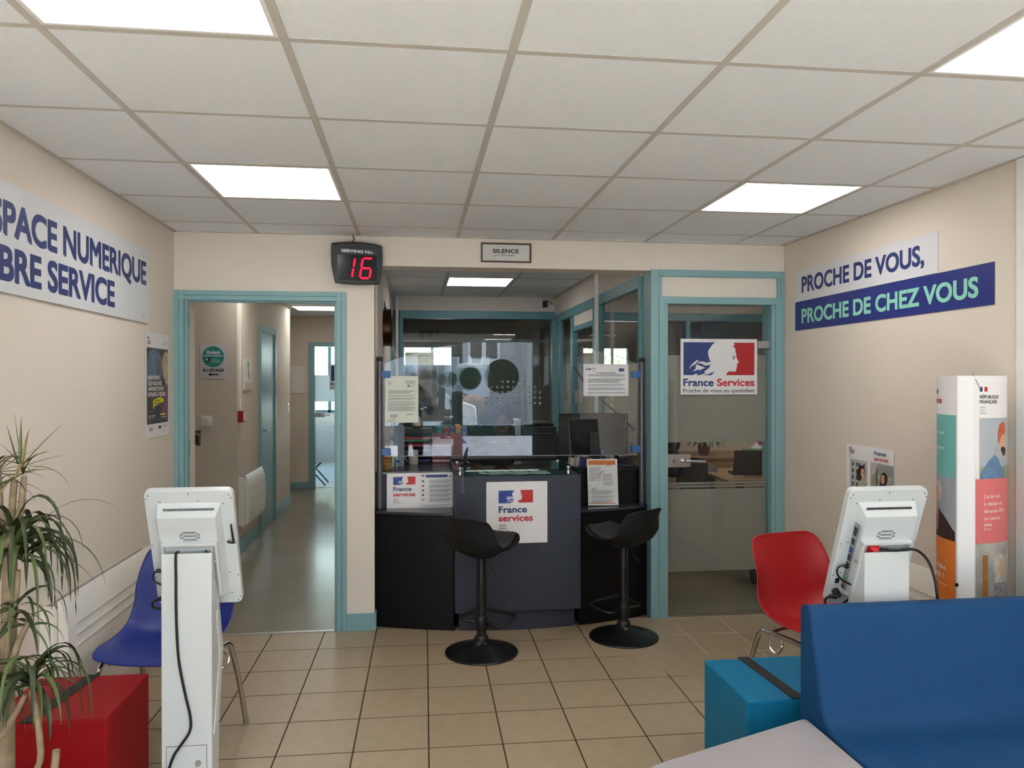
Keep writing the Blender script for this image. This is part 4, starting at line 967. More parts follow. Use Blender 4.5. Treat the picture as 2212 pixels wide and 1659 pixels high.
# ---- poufs
def pouf(x0, y0, w, d, h, m, label, strapx, name='cube_pouf'):
    t = thing(name, label, 'pouf', (x0, y0, 0), 0, 'cube poufs with a black strap')
    mb = MB().box(0, 0, .01, w, d, h); body = mb.obj('cushion_body', m, t, .012, seg=3)
    e = MB()
    r = .0022
    P = lambda a, b, c: (a, b, c)
    q = .004
    for a, b in (((q, q, h-q), (w-q, q, h-q)), ((w-q, q, h-q), (w-q, d-q, h-q)), ((w-q, d-q, h-q), (q, d-q, h-q)), ((q, d-q, h-q), (q, q, h-q)), ((q, q, .02), (q, q, h-q)), ((w-q, q, .02), (w-q, q, h-q))): e.cyl(a, b, r, n=6)
    e.obj('seam', m, t, smooth=True)
    s0 = MB(); z = h+.0015
    s0.add([(strapx[0], 0, z), (strapx[0]+.045, 0, z), (strapx[1]+.045, d, z), (strapx[1], d, z)], [(0, 1, 2, 3)]); s0.obj('strap', mat('black_webbing', '#141416', .7, bump=.3, bscale=300), t, solid=.003)
    for a, b in ((.03, .03), (w-.03, .03), (.03, d-.03), (w-.03, d-.03)): MB().cyl((a, b, 0), (a, b, .011), .015, n=12).obj('foot', m_black, t)
    return t
m_redv = mat('red_vinyl', '#8f1016', .5, spec=.15, bump=.2, bscale=250, var=.03)
m_tq = mat('turquoise_vinyl', '#136c93', .5, spec=.15, bump=.2, bscale=250, var=.03)
pouf(-1.395, 2.648, .392, .40, .42, m_redv, 'red cube pouf with black strap behind the tall plant', (.12, .17))
pouf(1.140, 2.507, .40, .40, .42, m_tq, 'turquoise cube pouf with black strap left of the blue sofa', (.165, .14))
# ---- blue high-back bench
m_bv = mat('blue_vinyl', '#19426c', .5, spec=.12, bump=.2, bscale=250, var=.03)
def bench():
    t = thing('high_back_sofa', 'blue padded high-back bench in the lower right corner', 'sofa', (1.288, 0, 0))
    P = [(2.425, .02), (2.425, .745), (2.418, .768), (2.402, .780), (2.375, .780), (2.362, .771), (2.356, .752), (2.315, .60), (2.285, .485), (2.268, .452), (2.235, .430), (2.18, .420), (1.78, .412), (1.765, .40), (1.76, .02)]
    body = MB().prism(P, 0, 1.10, 'x').obj('padded_body', m_bv, t, .010, seg=3)
    for x in (.006, 1.094):
        MB().tube([(x, y, z) for y, z in P[1:-1]], .0026, 6).obj('piping', m_bv, t, smooth=True)
    for a in (.08, 1.02):
        for b_ in (1.84, 2.36): MB().cyl((a, b_, 0), (a, b_, .021), .02, n=12).obj('foot', m_black, t)
bench()
m_gv = mat('grey_vinyl_seat', '#a39da0', .55, spec=.15, bump=.15, bscale=250, var=.02)
t = thing('wedge_seat', 'light grey wedge-shaped seat module in front of the blue bench', 'seat', (0, 0, 0))
pts = [(1.278, 2.366), (1.283, 1.55), (.80, 1.40), (.55, 1.80), (.665, 2.125)]
def rounded(P, r, n=4):
    out = []
    for i in range(len(P)):
        p, a, b = Vector(P[i]), Vector(P[i-1]), Vector(P[(i+1) % len(P)])
        u, v = (a-p).normalized(), (b-p).normalized()
        for k in range(n+1):
            f = k/n; q = p+u*r*(1-f)**2+v*r*f**2
            out.append((q.x, q.y))
    return out
MB().prism(rounded(pts, .03), .02, .42).obj('padded_body', m_gv, t, .012, seg=3)
for a, b in ((1.2, 2.2), (1.2, 1.62), (.84, 1.5), (.75, 2.05)): MB().cyl((a, b, 0), (a, b, .021), .02, n=12).obj('foot', m_black, t)
# ---- bar stools
def stool(loc, rz, label):
    t = thing('bar_stool', label, 'bar stool', loc, rz, 'black bar stools at the counter')
    MB().lathe([(.205, 0), (.207, .004), (.204, .010), (.17, .020), (.11, .034), (.06, .052), (.042, .066), (.036, .075)], n=48).obj('base', mat('stool_base', '#101012', .32), t, smooth=True)
    cl = MB().lathe([(.040, .064), (.040, .085), (.032, .100), (.0285, .102)], n=24).obj('collar', m_black, t, smooth=True)
    MB().lathe([(.0275, .07), (.0275, .40), (.0275, .43), (.026, .44), (.026, .56), (.032, .562)], n=24).obj('column', mat('stool_column', '#151517', .3), t, smooth=True)
    fr = MB().tube(spline([(-.03, -.015, .165), (-.115, .02, .17), (-.145, -.03, .175), (-.135, -.135, .185), (-.10, -.165, .19), (.10, -.165, .19), (.135, -.135, .185), (.145, -.03, .175), (.115, .02, .17), (.03, -.015, .165)], 5), .009, 10); fr.obj('footrest', m_black, t, smooth=True)
    MB().lathe([(.03, .13), (.034, .14), (.034, .20), (.03, .21)], n=20).obj('footrest_clamp', m_black, t, smooth=True)
    lv = MB().tube(spline([(-.02, .0, .545), (-.05, .0, .54), (-.065, 0, .51), (-.08, 0, .475), (-.12, .0, .44), (-.125, 0, .435)], 5), [.005]*14+[.008]*12, 8); lv.obj('gas_lever', m_black, t, smooth=True)
    # bucket: sitter faces -y ... low front lip, higher back at +y
    prof = [(-.215, .640, .09), (-.205, .636, .125), (-.165, .612, .160), (-.09, .578, .182), (.01, .560, .192), (.09, .563, .190), (.142, .588, .184), (.172, .635, .176), (.190, .69, .164), (.202, .735, .152), (.210, .768, .142), (.213, .783, .132), (.214, .790, .112)]
    def fn(a, b):
        k = a*(len(prof)-1); i = min(int(k), len(prof)-2); f = k-i
        y, z, w = [prof[i][c]*(1-f)+prof[i+1][c]*f for c in range(3)]
        u = b*2-1; au = abs(u); p = a
        lift = au**2.4*(.050*math.exp(-((p-.44)/.20)**2)+.012)
        fw = au**2*(.060*math.exp(-((p-.66)/.20)**2)+.03*max(0, p-.6)/.4)
        dz = -.040*au**5*max(0, (p-.80)/.20)
        return (u*w, y-fw, z+lift+dz)
    MB().grid(fn, 22, 16).obj('seat_shell', m_blackm, t, smooth=True, sub=1, solid=.010)
    def fc(a, b):
        x, y, z = fn(.07+a*.45, .10+b*.80); return (x*.97, y, z+.012+.012*math.sin(PI*a)*math.sin(PI*b))
    MB().grid(fc, 12, 12).obj('seat_pad', mat('seat_pad_brown', '#221d1d', .5, bump=.1), t, smooth=True, sub=1, solid=.012)
    MB().lathe([(.03, .540), (.08, .548), (.10, .560), (.10, .572)], n=24).obj('seat_mount', m_blackm, t, smooth=True)
    return t
stool((.372, 4.275, 0), math.radians(142), 'black bar stool in front of the centre of the counter')
stool((1.238, 4.425, 0), math.radians(212), 'black bar stool at the right end of the counter')
# ================================================================ RECEPTION COUNTER
CXL, CXR = -.246, 1.504
curve = lambda x, o=0: 4.615+.245*(x-.62)**2+o
t = thing('reception_counter', 'curved black and anthracite reception counter with a raised centre block', 'counter', (0, 0, 0))
N = 24
def cstrip(x0, x1, z0, z1, y1, o=0, n=12):
    xs = [x0+(x1-x0)*i/n for i in range(n+1)]
    return MB().prism([(x, curve(x, o)) for x in xs]+[(x1, y1), (x0, y1)], z0, z1)
cstrip(CXL, .236, 0, .705, 4.93, .02).obj('left_front_panel', m_counterb, t, .002)
cstrip(1.02, CXR, 0, .705, 4.93, .02).obj('right_front_panel', m_counterb, t, .002)
m_ledge = mat('ledge_laminate', '#33353d', .25, var=.03)
cstrip(CXL, .236, .705, .722, 4.93, .008).obj('left_ledge', m_ledge, t, .002)
cstrip(1.02, CXR, .705, .722, 4.93, .008).obj('right_ledge', m_ledge, t, .002)
MB().prism([(.24, 4.597), (1.016, 4.607), (1.016, 5.02), (.24, 5.02)], .125, .952).obj('centre_block', m_counter, t, .003)
cstrip(.268, .990, 0, .124, 5.0, .024).obj('plinth', m_counter, t, .002)
MB().box(CXL, 4.905, .722, .238, 4.93, .935).obj('left_riser', m_counter, t, .001)
MB().box(1.018, 4.905, .722, CXR, 4.93, .935).obj('right_riser', m_counterb, t, .001)
MB().box(CXL, 4.895, .935, .238, 5.36, .955).obj('left_top', m_ledge, t, .002)
MB().box(1.018, 4.895, .935, CXR, 5.36, .955).obj('right_top', m_counterb, t, .002)
MB().box(.2385, 5.021, .93, 1.0175, 5.36, .952).obj('centre_top', m_counterb, t, .002)
MB().box(CXL+.01, 5.33, .0, CXR-.01, 5.36, .934).obj('inner_panel', m_counterb, t)
dk = MB(); dk.cyl((.345, 4.599, .895), (.345, 4.5965, .895), .004, n=10); dk.cyl((.945, 4.607, .895), (.945, 4.604, .895), .003, n=10); dk.obj('screw_cap', m_black, t)['kind'] = 'stuff'
gs = MB().box(.235, 4.56, .986, .985, 5.05, .996).obj('glass_shelf', m_glassg, t, .001)
for x, y in ((.275, 4.645), (.945, 4.645), (.275, 5.0), (.945, 5.0)):
    m = MB(); m.cyl((x, y, .952), (x, y, .986), .011, n=20); m.cyl((x, y, .996), (x, y, 1.004), .013, .012, n=20); m.obj('standoff', m_chrome, t, smooth=True)
# ---- protective screen on two posts
t = thing('acrylic_screen', 'arched clear acrylic screen between two grey posts on the counter', 'screen', (0, 0, 0))
SX0, SX1, SY = -.187, 1.447, 4.85
cx_, zt, ze = (SX0+SX1)/2, 1.795, 1.645
hw = (SX1-SX0)/2; Rr_ = (hw*hw+(zt-ze)**2)/(2*(zt-ze))
arc = [(SX1-(SX1-SX0)*i/32, 0) for i in range(33)]
arc = [(x, zt-Rr_+math.sqrt(Rr_*Rr_-(x-cx_)**2)) for x, _ in arc]
MB().prism([(SX0, 1.058), (SX1, 1.045)]+arc, SY, SY+.004, 'y').obj('acrylic_sheet', m_plexi, t)
MB().tube([(x, SY+.002, z+.001) for x, z in arc], .0014, 5).obj('arched_edge', mat('acrylic_edge', '#59686c', .2), t)
MB().tube([(SX0, SY+.002, 1.0575), (SX1, SY+.002, 1.0445)], .0014, 5).obj('bottom_edge', mat('acrylic_edge_pale', '#b9c2c4', .2), t)
hm = MB(); rows = [(1, range(2, 7)), (2, range(0, 9)), (3, range(0, 10)), (4, range(-1, 10)), (5, range(-1, 10))]
for r_, cs in rows:
    for c in cs:
        x, z = .489+.0349*c, 1.5255-.0345*(r_-1)
        n = 12; vs = []
        for k in range(n): a = 2*PI*k/n; vs += [(x+.0055*math.cos(a), SY-.0006, z+.0055*math.sin(a))]
        hm.add(vs, [tuple(range(n))], 0)
        vs = []
        for k in range(n): a = 2*PI*k/n; vs += [(x+.0058*math.cos(a), SY-.0004, z+.0058*math.sin(a)), (x+.0072*math.cos(a), SY-.0004, z+.0072*math.sin(a))]
        hm.add(vs, [(2*k, 2*k+1, (2*k+3) % (2*n), (2*k+2) % (2*n)) for k in range(n)], 1)
hm.obj('speech_holes', [mat('hole_shade', '#2d3335', .6), mat('hole_rim', '#c6d0d2', .3)], t)['kind'] = 'stuff'
m_post = mat('grey_metal_post', '#5d5b62', .35, metal=.5, var=.04)
m_clip = mat('blue_clip', '#2a5d96', .45, var=.02)
for x, sx in ((-.2185, 1), (1.478, -1)):
    p = MB().cyl((x, SY, .722), (x, SY, 1.665), .0185, n=24).obj('post', m_post, t, smooth=True)
    MB().cyl((x, SY, .722), (x, SY, .735), .024, .022, n=24).obj('post_foot', m_black, p, smooth=True)
    r = MB(); r.lathe([(.019, 1.655), (.0215, 1.658), (.019, 1.663), (.0215, 1.668), (.019, 1.673), (.0205, 1.68), (.0, 1.684)], x, SY, 20); r.obj('ribbed_cap', m_dark, p, smooth=True)
    for z in (1.572, 1.085): MB().box(min(x+sx*.012, x+sx*.068), SY-.018, z-.022, max(x+sx*.012, x+sx*.068), SY+.02, z+.022).obj('clip', m_clip, t, .002)
# ---- papers and posters on and around the screen
def fs_block(s, u, vtop, w, scale=1):
    """France / services wordmark + emblem + motto, left edge u, top of emblem vtop, emblem width w"""
    emblem(s, EMB2, u, vtop-w*.373, u+w, vtop, m_blue, m_red)
    h = w*.178
    s.text('France', u, vtop-w*.373-w*.09-h, h, w*.82, m_navy, .02); s.text('services', u, vtop-w*.373-w*.16-2*h+.004*w, h, w*.995, m_red, .02)
    for k, q in enumerate(('Liberté', 'Égalité', 'Fraternité')): s.text(q, u+w*.01, vtop-w*(1.02+.085*k), w*.052, w*(.215, .215, .31)[k], m_greyink, .006, .35)
yy = 0
s = Sheet('service_poster', 'square France services poster on the centre block of the counter', 'poster', (.430, 4.597, .541), (1, .013, 0), ZV, .376, .376, m_paper, .0015)
fs_block(s, .075, .324, .212); s.done('emblem')
s = Sheet('double_flyer', 'wide France services flyer standing on the left ledge of the counter', 'flyer', (-.176, 4.880, .7225), (1, .02, 0), (0, .02, 1), .425, .222, m_paper, .002)
fs_block(s, .040, .200, .140); s.rect(.2115, 0, .2122, .222, m_lightink)
s.rect(.245, .192, .385, .210, m_navy); s.rect(.22, .198, .230, .210, m_navy); s.rect(.232, .198, .238, .210, m_red); s.circ(.402, .198, .008, m_lightink)
for k, v in enumerate((.176, .146, .117, .088, .058)):
    s.rect(.222, v-.012, .234, v, (m_navy, m_red, m_greyink, m_navy, m_lightink)[k]); s.para(.268, v+.004, .142, 4, .0058, m_greyink, 20+k)
s.para(.22, .022, .19, 2, .006, m_lightink, 30); s.done('printed_text')
s = Sheet('data_notice', 'landscape personal data notice taped to the right side of the screen', 'notice', (1.086, SY-.008, 1.432), (1, 0, 0), ZV, .300, .208, mat('notice_white', '#d8d8db', .4), .001)
s.rect(.008, .008, .292, .0088, m_greyink); s.rect(.008, .199, .292, .1998, m_greyink); s.rect(.008, .008, .0088, .1998, m_greyink); s.rect(.2912, .008, .292, .1998, m_greyink)
s.poly([(.012, .176), (.025, .184), (.045, .182), (.055, .176), (.045, .168), (.025, .168)], m_greyink); s.poly([(.02, .176), (.03, .180), (.045, .177), (.03, .172)], MATS['notice_white'])
s.rect(.060, .176, .067, .183, m_navy); s.rect(.076, .176, .083, .183, m_red); s.para(.06, .172, .025, 2, .005, m_greyink, 2); s.rect(.236, .160, .270, .180, m_navy)
s.text('Vos données personnelles', .085, .148, .0085, .125, m_ink, .015)
for v, n in ((.146, 3), (.118, 4), (.094, 1), (.080, 2), (.058, 3), (.030, 2)): s.para(.03, v, .25, n, .0062, m_greyink, int(v*1000))
s.done('printed_text')
tp = MB(); tp.add([(1.199, SY-.0092, 1.428), (1.222, SY-.0092, 1.43), (1.238, SY-.0092, 1.555), (1.218, SY-.0092, 1.585)], [(0, 1, 2, 3)]); tp.obj('adhesive_tape', m_plexi, s.root) if False else None
s = Sheet('typed_notice', 'pale green typed letter taped to the left side of the screen', 'notice', (-.183, SY-.008, 1.268), (1, 0, 0), ZV, .206, .294, mat('notice_green', '#d3d6c9', .45), .001)
s.para(.018, .262, .02, 3, .007, m_greyink, 1); s.para(.125, .268, .065, 4, .006, m_greyink, 2); s.rect(.138, .226, .152, .238, m_greyink); s.para(.155, .238, .03, 2, .006, m_lightink, 3)
for v, n in ((.206, 4), (.176, 2), (.160, 3), (.136, 2), (.122, 3), (.102, 5)): s.para(.018, v, .17, n, .0056, m_greyink, int(v*999))
s.para(.03, .056, .05, 2, .009, m_ink, 11); s.para(.034, .036, .04, 1, .007, m_greyink, 12); s.para(.018, .022, .05, 3, .005, m_lightink, 13)
s.poly([(.13, .048), (.145, .056), (.15, .05), (.158, .058), (.165, .05), (.178, .052), (.178, .050), (.165, .048), (.158, .054), (.15, .047), (.145, .053), (.132, .046)], m_ink); s.done('printed_text')
s = Sheet('charter_holder', 'upright orange-headed charter sheet in a clear stand on the right ledge', 'sign holder', (1.108, 4.80, .728), (1, -.04, 0), (0, .12, 1), .198, .297, m_paper, .002)
m_or = mat('print_orange', '#d07b35', .5, var=.02); m_org = mat('print_orange_dark', '#8a4518', .5)
s.rect(.006, .258, .186, .290, m_or); s.text('CHARTE', .014, .268, .013, .075, m_org, .0); s.text('de la laïcité', .092, .268, .013, .085, m_org, 0)
s.rect(.006, .010, .180, .015, m_or); s.para(.010, .248, .085, 16, .0058, m_greyink, 5, .5); s.para(.100, .205, .066, 4, .006, m_greyink, 6); s.para(.100, .180, .066, 4, .006, m_greyink, 7); s.para(.100, .152, .066, 4, .006, m_greyink, 8)
for v, n in ((.100, 1), (.093, 3), (.076, 1), (.064, 3), (.044, 1), (.034, 3)): s.para(.024, v, .14, n, .0056, m_greyink, int(v*991))
def leafp(a, b, c, d): s.poly([(a, b), ((a+c)/2-.002, (b+d)/2+.006), (c, d), ((a+c)/2+.002, (b+d)/2-.001)], m_lightink)
leafp(.072, .195, .118, .226); leafp(.012, .085, .062, .118); leafp(.12, .252, .16, .258); s.done('printed_text')
st = MB(); st.box(-.012, -.05, -.0085, .212, .06, -.0055); st.obj('clear_base', m_plexi, s.root); MB().box(-.004, -.0035, -.005, .204, -.0015, .296).obj('clear_sleeve', m_plexi, s.root)
# newspapers
def paper(name, lab, pts, z, pics, amp=.004, seed=3, grp=None):
    rg = random.Random(seed); mb = MB(); nu, nv = 12, 8
    A, B, C_, D = [Vector((*p, z)) for p in pts]
    def fn(u, v):
        p = A*(1-u)*(1-v)+B*u*(1-v)+C_*u*v+D*(1-u)*v
        return p+Vector((0, 0, amp*(math.sin(u*9+seed)+1)*.5*(1-.4*v)))
    mb.grid(fn, nu, nv)
    for k in range(len(mb.f)):
        i, j = divmod(k, nv)
        mb.m[k] = 1 if (i in pics and 1 < j < 6) else 0
    o = mb.obj(name, [m_paper, mat('news_photo', '#7d756c', .6, var=.5, vscale=60)], None, smooth=True, solid=.0012); return tag(o, lab, 'newspaper', 'papers under the glass shelf')
paper('newspaper', 'open newspaper at the left under the glass shelf', [(.40, 4.68), (.615, 4.665), (.60, 4.90), (.39, 4.92)], .9535, (2, 3, 8), seed=1)
paper('newspaper', 'folded newspaper at the right under the glass shelf', [(.622, 4.655), (.84, 4.665), (.83, 4.90), (.61, 4.90)], .9535, (5,), seed=4)
# small magnifying stand + cord at the left end of the glass shelf
t = thing('pen_stand', 'small black pen stand with round base on the glass shelf', 'pen stand', (.325, 4.83, .996))
MB().lathe([(.048, 0), (.048, .004), (.035, .012), (.014, .022), (.0, .024)], n=28).obj('base', m_blackg, t, smooth=True)
MB().tube([(.0, 0, .018), (-.006, 0, .05), (.002, 0, .085), (.008, 0, .112)], [.011, .010, .007, .002], 8).obj('pen', m_black, t, smooth=True)
cd = MB().tube([Vector(q)-Vector((.325, 4.83, .996)) for q in spline([(.285, 4.70, 1.0), (.283, 4.64, 1.0), (.283, 4.556, .999), (.281, 4.553, .96), (.279, 4.553, .90), (.281, 4.553, .863), (.286, 4.553, .859), (.291, 4.553, .864), (.290, 4.553, .90), (.287, 4.553, .96), (.287, 4.556, .999), (.288, 4.62, 1.0), (.30, 4.70, 1.0)], 5)], .0012, 6).obj('cord_loop', m_lightink, t, smooth=True)
# basket, figure, board
t = thing('wicker_basket', 'small wicker basket on the left end of the counter top', 'basket', (-.182, 5.03, .955))
bk = MB()
for k in range(7): bk.lathe([(.030+.001*k, .008+k*.0115), (.0335+.001*k, .0135+k*.0115), (.0305+.001*k, .0195+k*.0115)], n=18, m=k % 2)
bk.obj('weave', [mat('wicker', '#a87d47', .7, var=.3, vscale=120, bump=.6, bscale=160), mat('wicker_dark', '#8d6636', .7, var=.3, vscale=120, bump=.6, bscale=160)], t)['kind'] = 'stuff'
MB().cyl((0, 0, 0), (0, 0, .008), .029, n=18).obj('bottom', MATS['wicker'], t)
w = MB()
for k in range(9): a = k*.7; w.tube([(.01*math.cos(a), .01*math.sin(a), .06), (.03*math.cos(a), .03*math.sin(a), .105+.008*math.sin(3*a))], .0022, 5, m=k % 3)
w.obj('sweets', [m_red, m_paper, m_greyink], t)['kind'] = 'stuff'
t = thing('bead_figure', 'small green and blue bead figure beside the wicker basket', 'figurine', (-.128, 5.02, .955))
bf = MB(); bf.ell((0, 0, .035), (.010, .010, .022), 12, 8, 0); bf.ell((.0, 0, .07), (.009, .009, .010), 12, 8, 0); bf.obj('body', mat('bead_green', '#2e8b57', .4), t, smooth=True)
bf = MB(); bf.ell((.014, 0, .052), (.020, .012, .009), 12, 8); bf.obj('wing', m_blue, t, smooth=True)
lg = MB(); lg.cyl((-.005, 0, 0), (-.004, 0, .02), .003, n=8); lg.obj('leg', m_greyink, t); lg = MB(); lg.cyl((.006, 0, 0), (.004, 0, .02), .003, n=8); lg.obj('leg', m_greyink, t)
t = thing('display_board', 'upright blue-grey board with a yellow edge on the counter top', 'board', (-.135, 5.16, .955), math.radians(8))
MB().prism([(0, 0), (.062, 0), (.066, .27), (.03, .283), (0, .275)], 0, .006, 'y').obj('panel', mat('board_blue_grey', '#7d8494', .5), t)
MB().tube([(.062, .003, 0), (.066, .003, .27), (.03, .003, .283), (-.01, .003, .279)], .003, 6).obj('yellow_edge', mat('edge_yellow', '#a8922a', .5), t)
t = thing('leaflet_stand', 'clear leaflet stand with stacked pale cards at the left post', 'leaflet stand', (-.165, 5.24, .955))
for k in range(5):
    MB().prism([(0, 0), (.05, 0), (.05, .26-.03*k), (0, .27-.03*k)], -.02*k, -.02*k-.002, 'y').obj('card', m_paper if k != 2 else mat('card_grey', '#aab0c4', .5), t)
MB().box(-.003, -.1, 0, .053, .01, .04).obj('clear_tray', m_plexi, t)
# low cabinet behind the counter with trays, mug, files
t = thing('low_cabinet', 'low black cabinet behind the left half of the counter', 'cabinet', (0, 0, 0))
MB().box(-.22, 5.42, 0, .40, 5.86, .935).obj('carcass', m_counterb, t, .003); MB().box(-.225, 5.415, .935, .405, 5.865, .955).obj('top', m_black, t, .003)
mg = thing('mug', 'speckled pale mug beside the letter trays', 'mug', (.0, 5.39, .955))
mg.location = (-.008, 5.31, .955)
MB().lathe([(.0, 0), (.028, 0), (.031, .01), (.0325, .098), (.030, .098), (.029, .012), (0, .01)], n=28).obj('cup', mat('mug_glaze', '#c9c5ba', .3, var=.12, vscale=60), mg, smooth=True)
MB().tube(spline([(-.030, 0, .085), (-.055, 0, .085), (-.062, 0, .06), (-.05, 0, .03), (-.030, 0, .012)], 5), .005, 8).obj('handle', m_lightink, mg, smooth=True)
t = thing('letter_trays', 'stack of dark letter trays holding green, red and blue folders', 'letter trays', (-.085, 5.46, .955))
for k in range(6): MB().box(0, 0, k*.036, .205, .30, k*.036+.004).obj('tray', m_dark, t)
MB().box(0, 0, .205, .21, .30, .232).obj('top_cover', m_black, t, .006)
for x in (-.003, .205): MB().box(x, 0, 0, x+.004, .30, .215).obj('side', m_dark, t)
for k, m in ((0, m_navy), (1, m_blue), (2, m_dark), (3, m_red), (4, mat('folder_green', '#2f8a4c', .5)), (4.4, m_red)): MB().box(.008, -.004, k*.036+.005, .195, .28, k*.036+.016).obj('folder', m, t)
t = thing('egg_lamp', 'small cream egg-shaped lamp with a dark wooden foot on the letter trays', 'lamp', (.015, 5.57, 1.187))
MB().lathe([(.030, .018), (.034, .04), (.031, .065), (.022, .082), (.008, .092), (0, .093)], n=28).obj('shade', mat('lamp_cream', '#d9d2c0', .5), t, smooth=True); MB().lathe([(.0, 0), (.026, 0), (.031, .018), (.029, .02), (0, .021)], n=28).obj('foot', mat('lamp_wood', '#5d4a35', .5), t, smooth=True)
t = thing('file_rack', 'dark red file rack with a plum picture beside the letter trays', 'file rack', (.125, 5.44, .955))
MB().box(0, .02, .02, .21, .03, .20).obj('back', mat('rack_red', '#8a2030', .45), t, .001); MB().box(0, -.05, 0, .21, .03, .008).obj('base', MATS['rack_red'], t, .001); MB().box(0, -.052, .006, .205, -.045, .022).obj('paper_edge', mat('paper_pink', '#d9b9bd', .5), t)
MB().box(.0, .0185, .03, .15, .0195, .162).obj('picture', mat('plum_picture', '#93728a', .4, var=.25, vscale=20), t); MB().box(.0, .0175, .115, .15, .0185, .162).obj('picture_sky', mat('pale_pink', '#e3d3da', .4), t)
for k, (c, h) in enumerate((('#2a8088', .075), ('#a3283a', .07), ('#2a4684', .07), ('#c9822c', .085), ('#3e62a8', .07))):
    m = mat('file_%s' % ('teal', 'crimson', 'navy', 'orange', 'sky')[k], c, .5)
    t = thing('file_box', '%s archive box behind the dark red file rack' % ('teal', 'crimson', 'navy blue', 'tall orange', 'light blue')[k], 'file box', (.165+k*.045, 5.64, .955), 0, 'archive boxes on the low cabinet')
    MB().box(0, 0, 0, .041, .20, .16+h).obj('body', m, t, .002); MB().box(.008, -.001, .12+h-.03, .033, 0, .15+h-.02).obj('spine_label', m_lightink, t)
# computer monitors on the counter, seen from behind
def monitor(loc, rz, w, h, label, tilt=0):
    t = thing('computer_monitor', label, 'monitor', loc, rz)
    MB().box(-w/2, -.0, .06, w/2, .022, .06+h).obj('screen_case', m_blackm, t, .004)
    mb = MB(); a, b = w/2-.012, w/4; z0, z1, z2, z3 = .075, .06+h-.015, .06+h*.22, .06+h*.76
    mb.add([(-a, 0, z0), (a, 0, z0), (a, 0, z1), (-a, 0, z1), (-b, -.028, z2), (b, -.028, z2), (b, -.028, z3), (-b, -.028, z3)], [(0, 1, 5, 4), (1, 2, 6, 5), (2, 3, 7, 6), (3, 0, 4, 7), (4, 5, 6, 7)])
    mb.obj('rear_housing', m_blackm, t, .002)
    MB().box(-.035, -.045, 0.0, .035, -.03, .06+h*.55).obj('stand_neck', m_black, t, .003)
    MB().box(-.11, -.12, 0, .11, .05, .008).obj('stand_foot', m_black, t, .004)
    MB().box(-w/2+.006, .022, .066, w/2-.006, .0225, .054+h).obj('display', m_blackg, t)
    return t
monitor((1.232, 5.17, .955), math.radians(-3), .485, .29, 'large black computer monitor seen from behind at the right of the counter')
t = thing('monitor_plug', 'blue cable plug at the back of the large monitor', 'plug', (1.285, 5.13, 1.045)); MB().box(-.014, -.012, -.012, .014, .008, .015).obj('plug', m_blue, t, .002); MB().tube([(.01, 0, -.012), (.015, .0, -.04), (.03, .0, -.085)], .0025, 6).obj('cable', m_black, t, smooth=True)
t = thing('desk_shelf', 'long black shelf board standing behind the glass counter shelf', 'shelf', (0, 0, .952)); MB().box(.24, 5.15, .03, .975, 5.34, .052).obj('board', m_counterb, t, .002)
for x in (.25, .93): MB().box(x, 5.16, 0, x+.03, 5.33, .03).obj('foot', m_black, t)
bk_cols = ['#c9c3bd', '#b8a58c', '#8d8479', '#b5b0aa', '#5d5a60', '#2a2f6a', '#1f2f78', '#39404f', '#a89a8a', '#6a5548', '#8c8c90']
for k in range(11):
    m = mat('book_%d' % k, bk_cols[k], .6); x = 1.035+k*.0135
    t = tag(MB().box(0, 0, 0, .011, .10, .058-(k % 3)*.003).obj('booklet', m, None, .0008), ('%s booklet, %s in the small row under the large monitor' % (('pale', 'tan', 'taupe', 'light grey', 'charcoal', 'navy', 'bright blue', 'slate', 'beige', 'brown', 'mid grey')[k], ('first', 'second', 'third', 'fourth', 'fifth', 'sixth', 'seventh', 'eighth', 'ninth', 'tenth', 'last')[k])), 'booklet', 'booklets under the large monitor')
    t.location = (x, 5.02, .955); t.rotation_euler = (0, math.radians(8), 0)
t = thing('desk_phone', 'black desk telephone at the right end of the counter', 'telephone', (1.40, 4.915, .955)); MB().prism([(0, 0), (.14, 0), (.14, .055), (0, .02)], -.055, .055, 'x').obj('base', m_black, t, .004); MB().tube([(-.045, .01, .04), (-.045, .06, .06), (-.045, .12, .07)], [.014, .009, .014], 10).obj('handset', m_black, t, smooth=True)
t = thing('wire_rack', 'tall leaning wire leaflet rack beside the right screen post', 'rack', (1.43, 5.08, .955))
w = MB()
for x in (-.035, -.008): w.tube([(x-.01, 0, 0), (x+.018, .03, .20), (x+.022, .03, .36)], .0022, 6)
for k in range(3): w.tube([(-.03+.006*k, .012*k, .09*k+.08), (.0+.006*k, .012*k, .09*k+.08)], .002, 6)
w.obj('wires', m_chrome, t, smooth=True)['kind'] = 'stuff'
g = thing('wire_grid', 'dark wire grid panel against the side glazing beside the right post', 'wire panel', (1.478, 5.05, .96))
w = MB()
for k in range(12): w.tube([(0, k*.03, 0), (0, k*.03, .26)], .0018, 5)
for k in range(5): w.tube([(0, 0, .02+k*.06), (0, .33, .02+k*.06)], .0028, 5)
w.obj('grid_wires', m_dark, g)['kind'] = 'stuff'
rl = tag(MB().tube([(1.472, 6.95, 1.66), (1.472, 6.40, 1.47), (1.472, 5.20, 1.245), (1.472, 5.0, 1.20)], .008, 8).obj('slanted_rail', m_chrome, None, smooth=True), 'slanted chrome rail along the side glazing behind the counter', 'rail')
